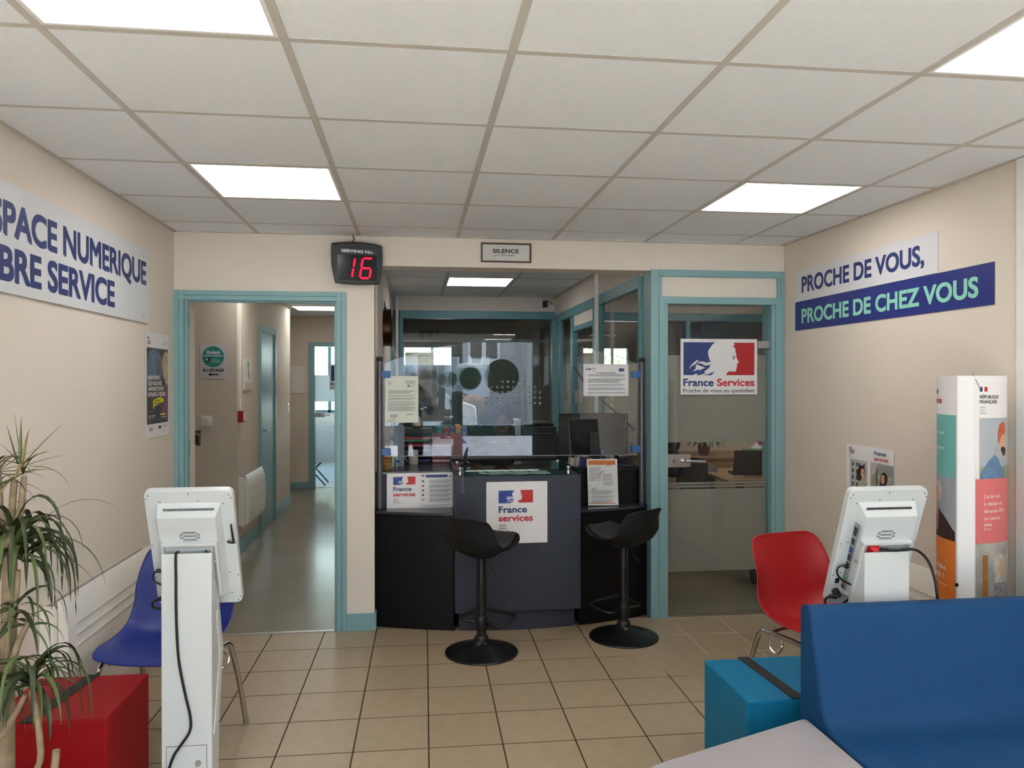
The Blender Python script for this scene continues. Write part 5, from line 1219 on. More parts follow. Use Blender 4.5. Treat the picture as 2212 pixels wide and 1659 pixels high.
# second cabinet: lamp, printer, books
t = thing('rear_cabinet', 'dark cabinet under the printer and oval lamp behind the receptionist', 'cabinet', (0, 0, 0))
MB().box(.28, 6.55, 0, 1.40, 7.05, 1.035).obj('carcass', m_dark, t, .003); MB().box(.275, 6.54, 1.035, 1.405, 7.06, 1.055).obj('top', m_black, t, .002); MB().box(.29, 6.535, .96, .60, 6.549, 1.01).obj('red_drawer_front', mat('drawer_red', '#7c1f2a', .5), t)
for k, (z, c) in enumerate(((.90, '#8f7d78'), (.86, '#3b74b4'), (.82, '#4b6350'), (.78, '#2f5a3c'), (.74, '#31363a'))): MB().box(.34, 6.52, z, .46, 6.549, z+.03).obj('filed_binder', mat('binder_%d' % k, c, .5), t)
t = thing('oval_table_lamp', 'ribbed wooden oval table lamp on a dark foot behind the counter', 'lamp', (.522, 6.85, 1.055))
lw = MB(); n = 28; pf = [(.030, .125), (.075, .14), (.094, .17), (.0985, .22), (.0985, .26), (.094, .305), (.075, .335), (.03, .35), (0, .352)]
vs = []
for r, z in pf:
    for j in range(n*2): a = PI*j/n; rr = r*(1+.035*(1 if j % 2 else -1)); vs.append((rr*math.cos(a), rr*math.sin(a), z))
k = len(pf); lw.add(vs, [(i*2*n+j, i*2*n+(j+1) % (2*n), (i+1)*2*n+(j+1) % (2*n), (i+1)*2*n+j) for i in range(k-1) for j in range(2*n)])
lw.obj('slatted_shade', mat('lamp_bamboo', '#9a7846', .5, var=.15, vscale=30), t)
MB().lathe([(.0, 0), (.052, 0), (.056, .01), (.056, .10), (.048, .125), (.0, .127)], n=24).obj('base', m_dark, t, smooth=True)
t = thing('printer', 'black office printer on the cabinet behind the receptionist', 'printer', (.93, 6.62, 1.055)); t.location = (.93, 6.60, 1.055)
MB().box(0, 0, 0, .31, .36, .075).obj('body', m_black, t, .01); MB().box(.02, .03, .075, .29, .33, .105).obj('scanner_lid', m_blackm, t, .01); MB().box(.05, -.05, .01, .26, .0, .018).obj('paper_tray', m_dark, t, .002)
pp = MB(); pp.box(.06, .06, .105, .25, .3, .115); pp.obj('paper_stack', m_greyink, t, .002)
t = thing('paper_box', 'pale grey storage box between the receptionist and the printer', 'box', (.84, 6.62, 1.055)); MB().box(0, 0, 0, .085, .30, .13).obj('carton', m_cream, t, .002); MB().box(-.003, -.003, .11, .088, .303, .135).obj('lid', m_white, t, .002)
# office chair
t = thing('office_chair', 'black office chair with rounded backrest behind the receptionist', 'office chair', (.675, 6.12, 0))
MB().prism(rounded([(-.17, .62), (.17, .62), (.155, 1.165), (-.155, 1.165)], .05), .18, .215, 'y').obj('backrest', m_blackm, t, .008)
MB().prism(rounded([(-.23, -.26), (.23, -.26), (.22, .2), (-.22, .2)], .06), .43, .49).obj('seat', m_blackm, t, .012)
MB().box(-.03, .19, .45, .03, .23, .70).obj('back_bar', m_black, t, .003); MB().cyl((0, 0, .1), (0, 0, .43), .03, n=16).obj('gas_column', m_black, t, smooth=True)
for k in range(5):
    a = 2*PI*k/5+.3; q = MB().tube([(0, 0, .11), (.29*math.cos(a), .29*math.sin(a), .075)], [.025, .014], 8).obj('foot_arm', m_black, t, smooth=True); MB().cyl((.29*math.cos(a)-.012, .29*math.sin(a), .03), (.29*math.cos(a)+.012, .29*math.sin(a), .03), .03, n=14).obj('castor', m_black, q, smooth=True)
# ================================================================ TALL PLANT
m_cane = mat('plant_cane', '#8f7c62', .7, var=.25, vscale=25, bump=.8, bscale=60, stretch=(1, 1, 4))
m_leafs = [mat('dracaena_leaf', '#4a5a2e', .42, var=.25, vscale=15, spec=.4), mat('dracaena_leaf_dark', '#313b20', .42, var=.25, vscale=15, spec=.4), mat('dracaena_leaf_dry', '#7d6a3e', .6, var=.2, vscale=15)]
PLX, PLY = -1.085, 2.30
def pw(px, py, y=2.30): return Vector((-1.109+(px-40)*.00136*(y/2.3), y, 1.528-(py-828)*.001352*(y/2.3)))
plant = thing('dragon_tree', 'tall multi-stemmed potted dragon tree at the left edge of the photo', 'plant', (0, 0, 0))
def cane(pts, r): MB().tube(spline(pts, 4), [r[0]+(r[1]-r[0])*i/(4*(len(pts)-1)) for i in range(4*(len(pts)-1)+1)], 10).obj('cane', m_cane, plant, smooth=True)
cane([pw(10, 1800), pw(10, 1640), pw(12, 1470), pw(14, 1400)], (.034, .026))
cane([pw(20, 1460), pw(24, 1300), pw(26, 1180), pw(30, 1112)], (.022, .016))
cane([pw(30, 1115), pw(31, 1075), pw(35, 1032)], (.010, .009)); cane([pw(34, 1118), pw(46, 1100), pw(50, 1060), pw(53, 1026)], (.010, .008)); cane([pw(24, 1125), pw(9, 1108), pw(6, 1055), pw(2, 1010)], (.009, .008))
cane([pw(36, 1450, 2.26), pw(33, 1400, 2.26), pw(38, 1340, 2.26), pw(52, 1280, 2.26), pw(56, 1220, 2.26)], (.010, .006)); cane([pw(40, 1450, 2.24), pw(50, 1414, 2.24), pw(64, 1370, 2.24), pw(82, 1328, 2.24)], (.011, .008))
cane([pw(20, 1700, 2.22), pw(112, 1640, 2.2), pw(118, 1560, 2.2), pw(104, 1470, 2.2)], (.009, .008)); cane([pw(16, 1600, 2.2), pw(60, 1540, 2.2), pw(92, 1480, 2.2)], (.010, .007)); cane([pw(125, 1700, 2.24), pw(132, 1640, 2.24), pw(136, 1600, 2.24)], (.011, .010))
rl_ = random.Random(11)
def leaf(p, d, L, w, droop, m, twist=0):
    p = Vector(p); d = Vector(d).normalized(); n = 13 if L > .2 else 8; mb = MB(); vs = []; q = p.copy(); up = Vector((0, 0, 1))
    for i in range(n+1):
        t = i/n; sd = d.cross(up)
        sd = sd.normalized() if sd.length > .05 else Vector((1, 0, 0))
        sd = (sd*math.cos(twist)+d.cross(sd)*math.sin(twist)).normalized(); nn = sd.cross(d).normalized()
        ww = w*(min(1, t*5+.35))*(1-t**2.2)+.0004
        vs += [q-sd*ww+nn*ww*.35, q.copy(), q+sd*ww+nn*ww*.35]
        d = (d+Vector((0, 0, -droop*(.25+1.5*t)/n))).normalized(); q = q+d*(L/n)
    mb.add(vs, [(i*3+a, i*3+a+1, i*3+a+4, i*3+a+3) for i in range(n) for a in (0, 1)])
    mb.obj('leaf', m_leafs[m], plant, smooth=True)
def rosette(c, n, L, w, droop, el=(-.2, 1.2), mm=(0, 0, 1), bias=(0, 0)):
    for i in range(n):
        a = 2*PI*(i*.381966)+rl_.uniform(-.3, .3); e = rl_.uniform(*el)
        d = Vector((math.cos(a)*math.cos(e)+bias[0], .8*math.sin(a)*math.cos(e)+bias[1], math.sin(e)))
        leaf(Vector(c)+Vector((0, 0, rl_.uniform(-.02, .02))), d, L*rl_.uniform(.65, 1.1), w*rl_.uniform(.8, 1.15), droop*rl_.uniform(.7, 1.3), mm[i % len(mm)], rl_.uniform(-.5, .5))
rosette(pw(50, 1012), 15, .10, .0038, .6, (-.2, 1.3), (0, 1, 2), (0, 0)); rosette(pw(0, 1005), 15, .12, .0038, .8, (-.2, 1.3), (0, 1, 2)); rosette(pw(34, 1035), 8, .10, .004, 1.4, (-.9, .3), (2, 1))
leaf(pw(46, 1005), (.02, 0, 1), .14, .005, .0, 0); leaf(pw(48, 1006), (-.12, 0, 1), .16, .003, .0, 2); leaf(pw(40, 1000), (-.25, 0, 1), .115, .005, .0, 0); leaf(pw(52, 1000), (.85, 0, 1), .155, .004, .15, 0); leaf(pw(56, 1003), (1, 0, .35), .11, .005, .2, 2); leaf(pw(62, 1005), (1, 0, .05), .13, .004, 1.6, 2)
leaf(pw(8, 1010), (.7, 0, .5), .12, .004, .3, 0); leaf(pw(36, 1078), (1, 0, .12), .055, .004, .1, 1); leaf(pw(30, 1110), (1, 0, .3), .06, .004, .0, 0)
rosette(pw(34, 1172), 28, .33, .0085, 6.5, (.8, 1.4), (0, 1, 1)); rosette(pw(50, 1190), 18, .28, .008, 6.5, (.2, .9), (0, 1), (.05, 0))
leaf(pw(42, 1170), (.55, .1, .8), .33, .0032, 2.2, 1); leaf(pw(50, 1172), (.9, 0, .45), .30, .007, 3.1, 0); leaf(pw(0, 1115), (1, 0, .12), .11, .005, .5, 0); leaf(pw(4, 1140), (.7, 0, -.2), .08, .007, .5, 0)
leaf(pw(92, 1178), (.75, 0, -.25), .17, .003, 1.0, 1)
rosette(pw(15, 1180, 2.36), 18, .30, .008, 6.5, (.6, 1.3), (1, 0)); rosette(pw(58, 1300, 2.25), 10, .22, .007, 5.0, (-.2, .8), (0, 1)); rosette(pw(80, 1330, 2.24), 8, .12, .005, 2.2, (-.3, .9), (1, 0), (-.2, 0))
rosette(pw(96, 1455, 2.22), 34, .26, .0075, 6.2, (.4, 1.3), (1, 0, 1)); leaf(pw(100, 1452, 2.2), (.6, 0, .8), .17, .005, 2.8, 1); leaf(pw(104, 1462, 2.2), (.9, 0, .5), .20, .003, 3.0, 1)
rosette(pw(-12, 1440, 2.3), 14, .28, .008, 4.5, (-.1, 1.0), (1, 0))
MB().lathe([(.0, 0), (.115, 0), (.125, .02), (.15, .26), (.16, .27), (.16, .30), (.145, .30), (.14, .27), (0, .26)], -1.15, 2.28, 32).obj('pot', mat('pot_terracotta', '#7a4a36', .7, var=.1), plant, smooth=True)
MB().cyl((-1.15, 2.28, .262), (-1.15, 2.28, .272), .139, n=28).obj('soil', mat('soil', '#2c2118', .95, bump=.8, bscale=80), plant)
# ================================================================ COLUMN DISPLAY
ax = Vector((.61, .79, 0)).normalized(); pr = Vector((ax.y, -ax.x, 0)); tip = Vector((2.100, 2.68, 0)); LC = .35
t = thing('column_display', 'tall lens-shaped cardboard column display printed with portraits by the right wall', 'display column', tip)
BR, BL = .125, .085
n = 14; ptsR = []; ptsL = []
e0 = pr*.027
A0, A1 = e0, ax*LC
for i in range(n+1):
    f = i/n; ptsR.append(e0+(ax*LC-e0)*f+pr*BR*.92*4*f*(1-f)); ptsL.append(-e0+(ax*LC+e0)*f-pr*BL*.92*4*f*(1-f))
out = [(p.x, p.y) for p in ptsR]+[(p.x, p.y) for p in reversed(ptsL[:-1])]
MB().prism(out, 0, 1.548).obj('cardboard_core', m_paper, t)
m_cyan = mat('display_teal', '#6fb0ad', .5, var=.02); m_coral = mat('display_coral', '#cf6a6a', .5, var=.02); m_oran = mat('display_orange', '#d4762f', .5, var=.02)
m_sky = mat('photo_sky', '#aab0b6', .5, var=.06); m_den = mat('photo_denim', '#58789a', .5, var=.2, vscale=30); m_bean = mat('photo_beanie', '#b2522a', .5, var=.15, vscale=60); m_hood = mat('photo_hood', '#a7a8a8', .5, var=.08); m_fld = mat('photo_field', '#8e9a6c', .5, var=.2)
m_greyh = mat('photo_grey_hair', '#b9b4ac', .5, var=.2, vscale=40)
UR = (ptsR[-1]-ptsR[0]).normalized(); LR = (ptsR[-1]-ptsR[0]).length
NR = UR.cross(Vector((0, 0, 1)))
def bendR(u): f = u/LR; return BR*4*f*(1-f)
s = Sheet('x', '', '', ptsR[0]+NR*.0025, UR, ZV, LR, 1.548, m_paper, .0015, parent=t, partname='right_face', bend=bendR); s.us = .66
# the curve takes up print width: u runs along the chord, so the first centimetres look widest
s.rect(.018, 1.487, .030, 1.505, m_navy); s.rect(.038, 1.487, .052, 1.505, m_red)
s.text('RÉPUBLIQUE', .018, 1.461, .012, .095, m_ink, .02); s.text('FRANÇAISE', .018, 1.442, .012, .085, m_ink, .02)
for k, q in enumerate(('Liberté', 'Égalité', 'Fraternité')): s.text(q, .018, 1.424-.011*k, .006, (.022, .022, .031)[k], m_greyink, 0, .35)
def band(z0, z1, m, u0=.003, u1=(LR-.003)/.66):
    s.rect(u0, z0, u1, z1, m)
band(1.152, 1.385, m_sky, .016); band(1.152, 1.20, m_fld, .016)
s.poly([(.018, 1.152), (.022, 1.18), (.06, 1.225), (.095, 1.25), (.15, 1.24), (.17, 1.152)], m_den)
s.poly([(.080, 1.25), (.092, 1.28), (.12, 1.29), (.15, 1.27), (.165, 1.22), (.15, 1.19), (.13, 1.20), (.11, 1.23)], m_hood)
s.poly([(.118, 1.29), (.125, 1.33), (.165, 1.335), (.178, 1.31), (.182, 1.29), (.178, 1.255), (.16, 1.24), (.135, 1.25)], m_skin); s.poly([(.128, 1.262), (.14, 1.275), (.165, 1.27), (.178, 1.262), (.172, 1.24), (.15, 1.237)], m_hairp)
s.poly([(.108, 1.285), (.106, 1.33), (.118, 1.36), (.14, 1.37), (.165, 1.365), (.176, 1.34), (.176, 1.325), (.135, 1.318), (.118, 1.29)], m_bean)
band(.905, 1.152, m_coral, .0)
for k, (q, w) in enumerate((("J’ai du mal", .085), ('à réaliser ma', .105), ("demande d'APL", .12), ('sur internet', .09))): s.text(q, .034, 1.078-.028*k, .014, w, m_paper, .0)
s.text('Josiane', .034, .972, .009, .038, m_paper, .02); s.text('63 ans', .034, .956, .009, .034, m_paper, 0)
band(.62, .905, mat('photo_street', '#9a978f', .5, var=.35, vscale=14), .0); s.rect(.028, .70, .052, .86, mat('photo_amber', '#9c6a2c', .5, var=.3)); photohead(s, .130, .81, .038, m_greyh, m_skin, mat('photo_floral', '#8d8790', .5, var=.5, vscale=80), 1)
band(.25, .62, m_cyan, .0); band(0, .25, m_coral, .0)
s.done('printed_pictures')
UL = (ptsL[0]-ptsL[-1]).normalized(); LL = (ptsL[0]-ptsL[-1]).length; NL = UL.cross(Vector((0, 0, 1)))
def bendL(u): f = u/LL; return BL*4*f*(1-f)
s = Sheet('x', '', '', ptsL[-1]+NL*.0025, UL, ZV, LL, 1.548, m_paper, .0015, parent=t, partname='left_face', bend=bendL)
def band(z0, z1, m, u0=.003, u1=LL-.003, z2=None):
    s.rect(u0, z0, u1, z1, m)
s.text('France', .04, 1.478, .024, .20, m_navy, .02); s.text('services', .04, 1.440, .024, .235, m_red, .02)
band(1.15, 1.395, m_cyan)
for k, (q, w) in enumerate((('Je ne sais pas trop', .27), ('comment', .21), ('faire ma demande', .27), ('de carte grise', .19))): s.text(q, .02, 1.318-.030*k, .013, w, m_paper, .0)
band(.89, 1.15, mat('photo_mist', '#9aa1a8', .5, var=.08)); s.circ(.235, 1.09, .045, m_greyh, 20); s.circ(.222, 1.075, .032, m_skin, 18); s.poly([(.17, .89), (.19, .98), (.25, 1.02), (.30, .99), (.345, .94), (.345, .89)], m_hairp); s.poly([(.22, .93), (.225, 1.03), (.25, 1.02), (.24, .93)], mat('photo_scarf', '#b9706a', .5))
band(.60, .905, m_oran)
for k, (q, w) in enumerate((('VENEZ,', .13), ("ON VA S'EN", .20), ('OCCUPER !', .19))): s.text(q, .10, .815-.034*k, .016, w, m_paper, .02)
s.rect(.18, .722, .31, .724, m_paper); band(.25, .60, m_coral); band(0, .25, m_cyan)
s.done('printed_pictures')
MB().cyl(Vector((-.024, .018, .742))-ax*.004, Vector((-.024, .018, .742))-ax*.012, .007, n=12).obj('fastening_pin', m_black, t, smooth=True)
MB().tube([Vector((.02, -.01, 1.555)), Vector((.035, -.03, 1.50)), Vector((.038, -.03, 1.492))], .0012, 5).obj('top_wire', m_greyink, t)
# ================================================================ OFFICE BEHIND THE GLAZED DOOR
t = thing('sideboard', 'light wooden sideboard along the office back wall', 'sideboard', (0, 0, 0))
MB().box(2.3, 7.42, 0, 4.1, 8.03, .735).obj('carcass', m_wood, t, .003); MB().box(2.28, 7.40, .735, 4.12, 8.04, .76).obj('top', m_wood, t, .003)
for k in range(3): MB().box(2.32+k*.6, 7.405, .08, 2.88+k*.6, 7.419, .70).obj('door', m_wood, t, .002)
t = thing('potted_plant', 'leafy plant in a dark red pot on the office sideboard', 'plant', (2.99, 7.62, .76))
MB().lathe([(.0, 0), (.045, 0), (.058, .03), (.066, .08), (.060, .125), (.054, .125), (0, .115)], n=28).obj('pot', mat('pot_red', '#6e1420', .3), t, smooth=True)
m_pl = mat('office_leaf', '#4d6b48', .4, var=.2, vscale=12); rr = random.Random(5)
for i in range(16):
    a = 2*PI*i*.382; L = rr.uniform(.12, .19); w = .032; mb = MB(); vs = []
    for k in range(7):
        f = k/6; r = .02+L*f; z = .12+.10*math.sin(f*2.4)-.10*f*f+.05*(i % 3)*(1-f); ww = w*math.sin(PI*min(1, f*.9+.08))
        c = Vector((r*math.cos(a), r*math.sin(a), z)); sd = Vector((-math.sin(a), math.cos(a), 0)); vs += [c-sd*ww, c+Vector((0, 0, -.006)), c+sd*ww]
    mb.add(vs, [(k*3+j, k*3+j+1, k*3+j+4, k*3+j+3) for k in range(6) for j in (0, 1)]); mb.obj('leaf', m_pl, t, smooth=True)
t = thing('black_vase', 'large black pot at the left end of the office sideboard', 'vase', (2.60, 7.72, .76)); MB().lathe([(0, 0), (.08, 0), (.15, .06), (.165, .13), (.15, .20), (.145, .21), (.13, .20), (0, .18)], n=28).obj('body', m_blackm, t, smooth=True)
t = thing('tissue_box', 'green tissue box with a white tissue on the office sideboard', 'tissue box', (3.46, 7.60, .76)); MB().box(0, 0, 0, .26, .14, .045).obj('box', mat('tissue_green', '#4f9a3a', .5), t, .003)
tt = MB(); tt.lathe([(.05, .045), (.06, .06), (.03, .09), (.012, .12), (.0, .13)], .13, .07, 7); tt.obj('tissue', m_paper, t, smooth=True)
t = thing('snack_box', 'small pink and white carton behind the tissue box in the office', 'carton', (3.68, 7.80, .76)); MB().box(0, 0, 0, .16, .10, .08).obj('lower_half', m_paper, t, .002); MB().box(0, 0, .08, .16, .10, .15).obj('upper_half', mat('carton_pink', '#b63a68', .5), t, .002)
t = thing('paper_bag', 'crumpled brown paper bag on the office sideboard', 'paper bag', (3.86, 7.62, .76)); g = MB(); rr = random.Random(8)
def bagf(a, b):
    an = 2*PI*a; r = .09*(1-.25*b)+.012*rr.uniform(-1, 1); return (r*1.3*math.cos(an), r*math.sin(an), .09*b+.01*rr.uniform(-1, 1)*(b > .3))
g.grid(bagf, 14, 5); g.obj('bag', mat('kraft', '#8a6a45', .8, var=.15), t, solid=.002)
t = thing('office_desk', 'wooden office desk with a laptop behind the glazed door', 'desk', (0, 0, 0))
MB().prism([(2.47, 5.78), (4.1, 5.78), (4.1, 6.60), (2.50, 6.60)], .715, .74).obj('desk_top', m_wood, t, .002)
for x, y in ((2.62, 5.9), (3.95, 5.9), (2.62, 6.5), (3.95, 6.5)): MB().box(x-.025, y-.025, 0, x+.025, y+.025, .715).obj('leg', m_black, t, .002)
t = thing('laptop', 'open black laptop seen from behind on the office desk', 'laptop', (2.80, 6.05, .74), math.radians(-12))
MB().box(-.16, 0, 0, .16, .22, .016).obj('keyboard_base', m_black, t, .003); MB().prism([(0, .012), (-.075, .215), (-.070, .217), (.006, .014)], -.165, .165, 'x').obj('lid', m_blackm, t, .002)
t = thing('pen', 'thin white pen lying on the office desk before the laptop', 'pen', (2.56, 5.98, .745)); MB().cyl((0, 0, 0), (.13, -.01, 0), .004, n=8).obj('barrel', m_paper, t)
t = thing('tape_dispenser', 'small clear tape dispenser beside the laptop', 'dispenser', (2.53, 6.36, .74)); MB().prism([(0, 0), (.10, 0), (.08, .04), (.03, .055)], 0, .04, 'y').obj('holder', m_lightink, t, .004); MB().cyl((.045, .005, .032), (.045, .035, .032), .02, n=16).obj('tape_roll', m_paper, t)
t = thing('orange_folder', 'orange folder lying at the back of the office desk', 'folder', (3.15, 6.35, .74)); MB().box(0, 0, 0, .32, .23, .02).obj('cover', mat('folder_orange', '#d0622a', .5), t, .002)
def visitor_chair(loc, rz, lab):
    t = thing('visitor_chair', lab, 'chair', loc, rz, 'dark visitor chairs in the office')
    def fn(a, b):
        u = b*2-1; z = .60+.27*a; w = .21*(1-.25*a**3); return (u*w, .20+.05*a-.06*u*u, z)
    MB().grid(fn, 8, 10).obj('backrest', m_blackm, t, smooth=True, solid=.012); MB().prism(rounded([(-.22, -.22), (.22, -.22), (.21, .2), (-.21, .2)], .05), .43, .46).obj('seat', m_blackm, t, .006)
    for sx in (-.2, .2):
        MB().tube([(sx, -.20, 0), (sx, -.19, .43)], .010, 8).obj('leg', m_black, t, smooth=True); MB().tube([(sx, .22, 0), (sx, .19, .43), (sx, .215, .70)], .010, 8).obj('leg', m_black, t, smooth=True)
visitor_chair((2.18, 6.18, 0), math.radians(-75), 'dark visitor chair left of the office desk, behind the door handle')
visitor_chair((2.30, 6.98, 0), math.radians(-20), 'dark visitor chair at the far side of the office desk')
t = thing('floor_bin', 'small black waste bin under the office desk', 'bin', (2.62, 5.50, 0)); MB().lathe([(0, 0), (.09, 0), (.115, .26), (.11, .26), (.088, .01), (0, .01)], n=24).obj('bucket', m_black, t, smooth=True)
# ================================================================ FAR ROOM
t = thing('white_table', 'white table in the bright room behind the far corridor door', 'table', (-1.1, 12.3, 0)); MB().box(-.6, -.4, .72, .9, .4, .75).obj('table_top', m_white, t, .003)
for x, y in ((-.05, -.1), (.22, .25), (.8, -.1)): MB().cyl((x, y, 0), (x, y, .72), .03, n=14).obj('leg', m_steel, t, smooth=True)
t = thing('fern', 'green fern in a glass on the white table beyond the corridor door', 'plant', (-1.02, 12.35, .75)); MB().lathe([(0, 0), (.06, 0), (.065, .10), (.06, .10), (.055, .01), (0, .01)], n=20).obj('pot', m_lightink, t, smooth=True)
m_fern = mat('fern_green', '#5f9a4d', .5, var=.2); rr = random.Random(9)
for i in range(18):
    a = 2*PI*i*.382; L = rr.uniform(.18, .32); vs = []
    for k in range(7):
        f = k/6; c = Vector((L*f*math.cos(a), L*f*math.sin(a), .10+.26*math.sin(f*2.2)*(.6+.4*((i*7) % 3)/2))); sd = Vector((-math.sin(a), math.cos(a), 0))*(.02*(1-f)+.003); vs += [c-sd, c+sd]
    MB().add(vs, [(2*k, 2*k+1, 2*k+3, 2*k+2) for k in range(6)]).obj('frond', m_fern, t)
t = thing('folding_chair', 'dark folding chair left of the white table beyond the corridor door', 'chair', (-1.50, 11.62, 0)); MB().box(-.2, -.2, .44, .2, .2, .46).obj('seat', m_black, t); MB().box(.17, -.2, .6, .19, .2, .86).obj('backrest', m_black, t)
for a, b, c, d in ((-.2, -.19, .25, -.19), (.2, -.19, -.2, -.19), (-.2, .19, .25, .19), (.2, .19, -.2, .19)): MB().tube([(a, b, .0), (c, d, .46)], .010, 6).obj('leg', m_black, t)
t = thing('window_blocker', 'tall yellowish cupboard in the far room, seen through the hall door', 'cupboard', (-.16, 12.95, 0)); MB().box(0, 0, 0, .48, .45, 2.02).obj('carcass', mat('blocker_yellow', '#a8925a', .5, var=.1), t, .003); MB().box(.02, -.012, .05, .235, -.001, 1.98).obj('door', MATS['blocker_yellow'], t, .002); MB().box(.245, -.012, .05, .46, -.001, 1.98).obj('door', MATS['blocker_yellow'], t, .002)  # added box that blocks the bright far window behind the hall door
# inner desk of the reception
t = thing('work_desk', 'low work desk behind the counter in front of the receptionist', 'desk', (0, 0, 0)); MB().box(.43, 5.37, .70, 1.44, 5.80, .725).obj('top', m_dark, t, .002); MB().box(.44, 5.74, 0, .47, 5.79, .70).obj('leg', m_black, t); MB().box(1.40, 5.74, 0, 1.43, 5.79, .70).obj('leg', m_black, t)
# ================================================================ PEOPLE
def head_mesh(M, skin=0, n=36, k=28):
    mb = MB(); vs = []
    g = lambda a, b, s: math.exp(-((a-b)/s)**2)
    for i in range(k+1):
        t = PI*i/k
        for j in range(n):
            a = 2*PI*j/n; x, y, z = math.sin(t)*math.cos(a), math.sin(t)*math.sin(a), -math.cos(t)
            jaw = max(0, -z); X = .076*x*(1-.30*jaw**1.5); Yy = .096*y*(1-.12*jaw); Z = .118*z
            if y < 0:
                f = -y; fx = X
                Yy -= .020*g(fx, 0, .011)*g(Z, -.018, .020)*f+.010*g(fx, 0, .008)*g(Z, -.028, .010)*f       # nose
                Yy -= .005*g(Z, .022, .010)*g(fx, 0, .045)*f                                             # brow
                Yy += .009*(g(fx, -.030, .014)+g(fx, .030, .014))*g(Z, .004, .012)*f                      # sockets
                Yy -= .006*g(fx, 0, .020)*g(Z, -.052, .006)*f+.006*g(fx, 0, .018)*g(Z, -.062, .006)*f     # lips
                Yy += .003*g(fx, 0, .026)*g(Z, -.057, .002)*f
                Yy -= .008*g(fx, 0, .022)*g(Z, -.096, .016)*f                                            # chin
            vs.append(M @ Vector((X, Yy, Z)))
    mb.add(vs, [(i*n+j, i*n+(j+1) % n, (i+1)*n+(j+1) % n, (i+1)*n+j) for i in range(k) for j in range(n)], skin)
    for sx in (-1, 1):
        mb.ell((0, 0, 0), (.008, .017, .030), 10, 8, skin, M @ Matrix.Translation((sx*.075, .008, -.005)) @ Matrix.Rotation(sx*.25, 4, 'Z'))
    return mb
def skin_body(verts, edges, radii, root=0, sub=2):
    me = bpy.data.meshes.new('b'); me.from_pydata(verts, edges, []); ob = bpy.data.objects.new('b', me); COL.objects.link(ob)
    ob.modifiers.new('k', 'SKIN'); sv = me.skin_vertices[0].data
    for i, r in enumerate(radii): sv[i].radius = r if isinstance(r, tuple) else (r, r)
    sv[root].use_root = True
    m2 = ob.modifiers.new('u', 'SUBSURF'); m2.levels = sub; m2.render_levels = sub
    dg = bpy.context.evaluated_depsgraph_get(); out = bpy.data.meshes.new_from_object(ob.evaluated_get(dg)); bpy.data.objects.remove(ob)
    return out
def person(label, loc, rz, J, E, Rr, headM, mats, zones, hair, hairm, root=0, hands=()):
    """mats: skin first; zones: function(co) -> material index"""
    t = thing('person', label, 'person', loc, rz)
    me = skin_body(J, E, Rr, root)
    mb = MB(); mb.add([v.co[:] for v in me.vertices], [tuple(p.vertices) for p in me.polygons])
    mb.m = [zones(me.polygons[i].center) for i in range(len(me.polygons))]
    hd = head_mesh(headM); mb.add(hd.v, hd.f, 0)
    for (wr, palm, fd, th, cu) in hands:         # wrist, palm end, finger direction, thumb side, curl direction
        wr, palm, fd, th, cu = map(Vector, (wr, palm, fd, th, cu)); fd.normalize(); th.normalize(); cu.normalize()
        mb.tube([wr, wr.lerp(palm, .5), palm], [(.024), .034, .036], 10, 0)
        for q, L in ((-1.5, .060), (-.5, .073), (.5, .078), (1.5, .070)):
            b = palm-fd*.012+th*q*.019; mb.tube([b, b+fd*L*.42, b+fd*L*.75+cu*L*.22, b+fd*L*.88+cu*L*.5], [.0098, .009, .0082, .006], 8, 0)
        b = wr.lerp(palm, .35)+th*.03; mb.tube([b, b+th*.022+fd*.02, b+th*.026+fd*.05+cu*.01], [.012, .0105, .008], 8, 0)
    mb.obj('body', mats, t, smooth=True)
    ey = MB(); 
    for sx in (-1, 1): ey.ell((0, 0, 0), (.013, .011, .009), 12, 8, 0, headM @ Matrix.Translation((sx*.030, -.076, .004))); ey.ell((0, 0, 0), (.0055, .004, .0055), 10, 6, 1, headM @ Matrix.Translation((sx*.030, -.0855, .004)))
    ey.obj('eyes', [m_white, m_black], t, smooth=True)
    lp = MB(); lp.ell((0, 0, 0), (.022, .006, .006), 12, 6, 0, headM @ Matrix.Translation((0, -.0905, -.057))); lp.obj('lips', mat('lips', '#8a4a42', .5), t, smooth=True)
    rg = random.Random(4); hb = MB(); n, k = 40, 20; vs = []
    for i in range(k+1):
        tt = PI*.56*i/k+(0)
        for j in range(n):
            a = 2*PI*j/n; z = math.cos(tt); q = math.sin(tt); front = max(0, -math.sin(a))
            lim = 1-.42*front**2; tz = tt*lim; z, q = math.cos(tz), math.sin(tz)
            sc_ = hair+.035*math.sin(9*a+5*tt)*math.sin(7*tt+3*a)*(hair > 1.12)
            vs.append(headM @ Vector((.078*q*math.cos(a)*sc_, .100*q*math.sin(a)*sc_+.004, .118*z*sc_+.002)))
    hb.add(vs, [(i*n+j, i*n+(j+1) % n, (i+1)*n+(j+1) % n, (i+1)*n+j) for i in range(k) for j in range(n)])
    hb.obj('hair', hairm, t, smooth=True, solid=.004)
    return t
m_sk1 = mat('skin_brown', '#6a4433', .5, var=.05); m_sk2 = mat('skin_light', '#b98a6c', .5, var=.05); m_clo = mat('black_knit', '#17161a', .8, var=.06, bump=.3, bscale=300); m_jean = mat('dark_jeans', '#262b38', .8, var=.08)
m_hair1 = mat('black_hair', '#15110f', .6, var=.2, bump=.8, bscale=120); m_hair2 = mat('brown_hair', '#2c211a', .6, var=.2, bump=.6, bscale=120)
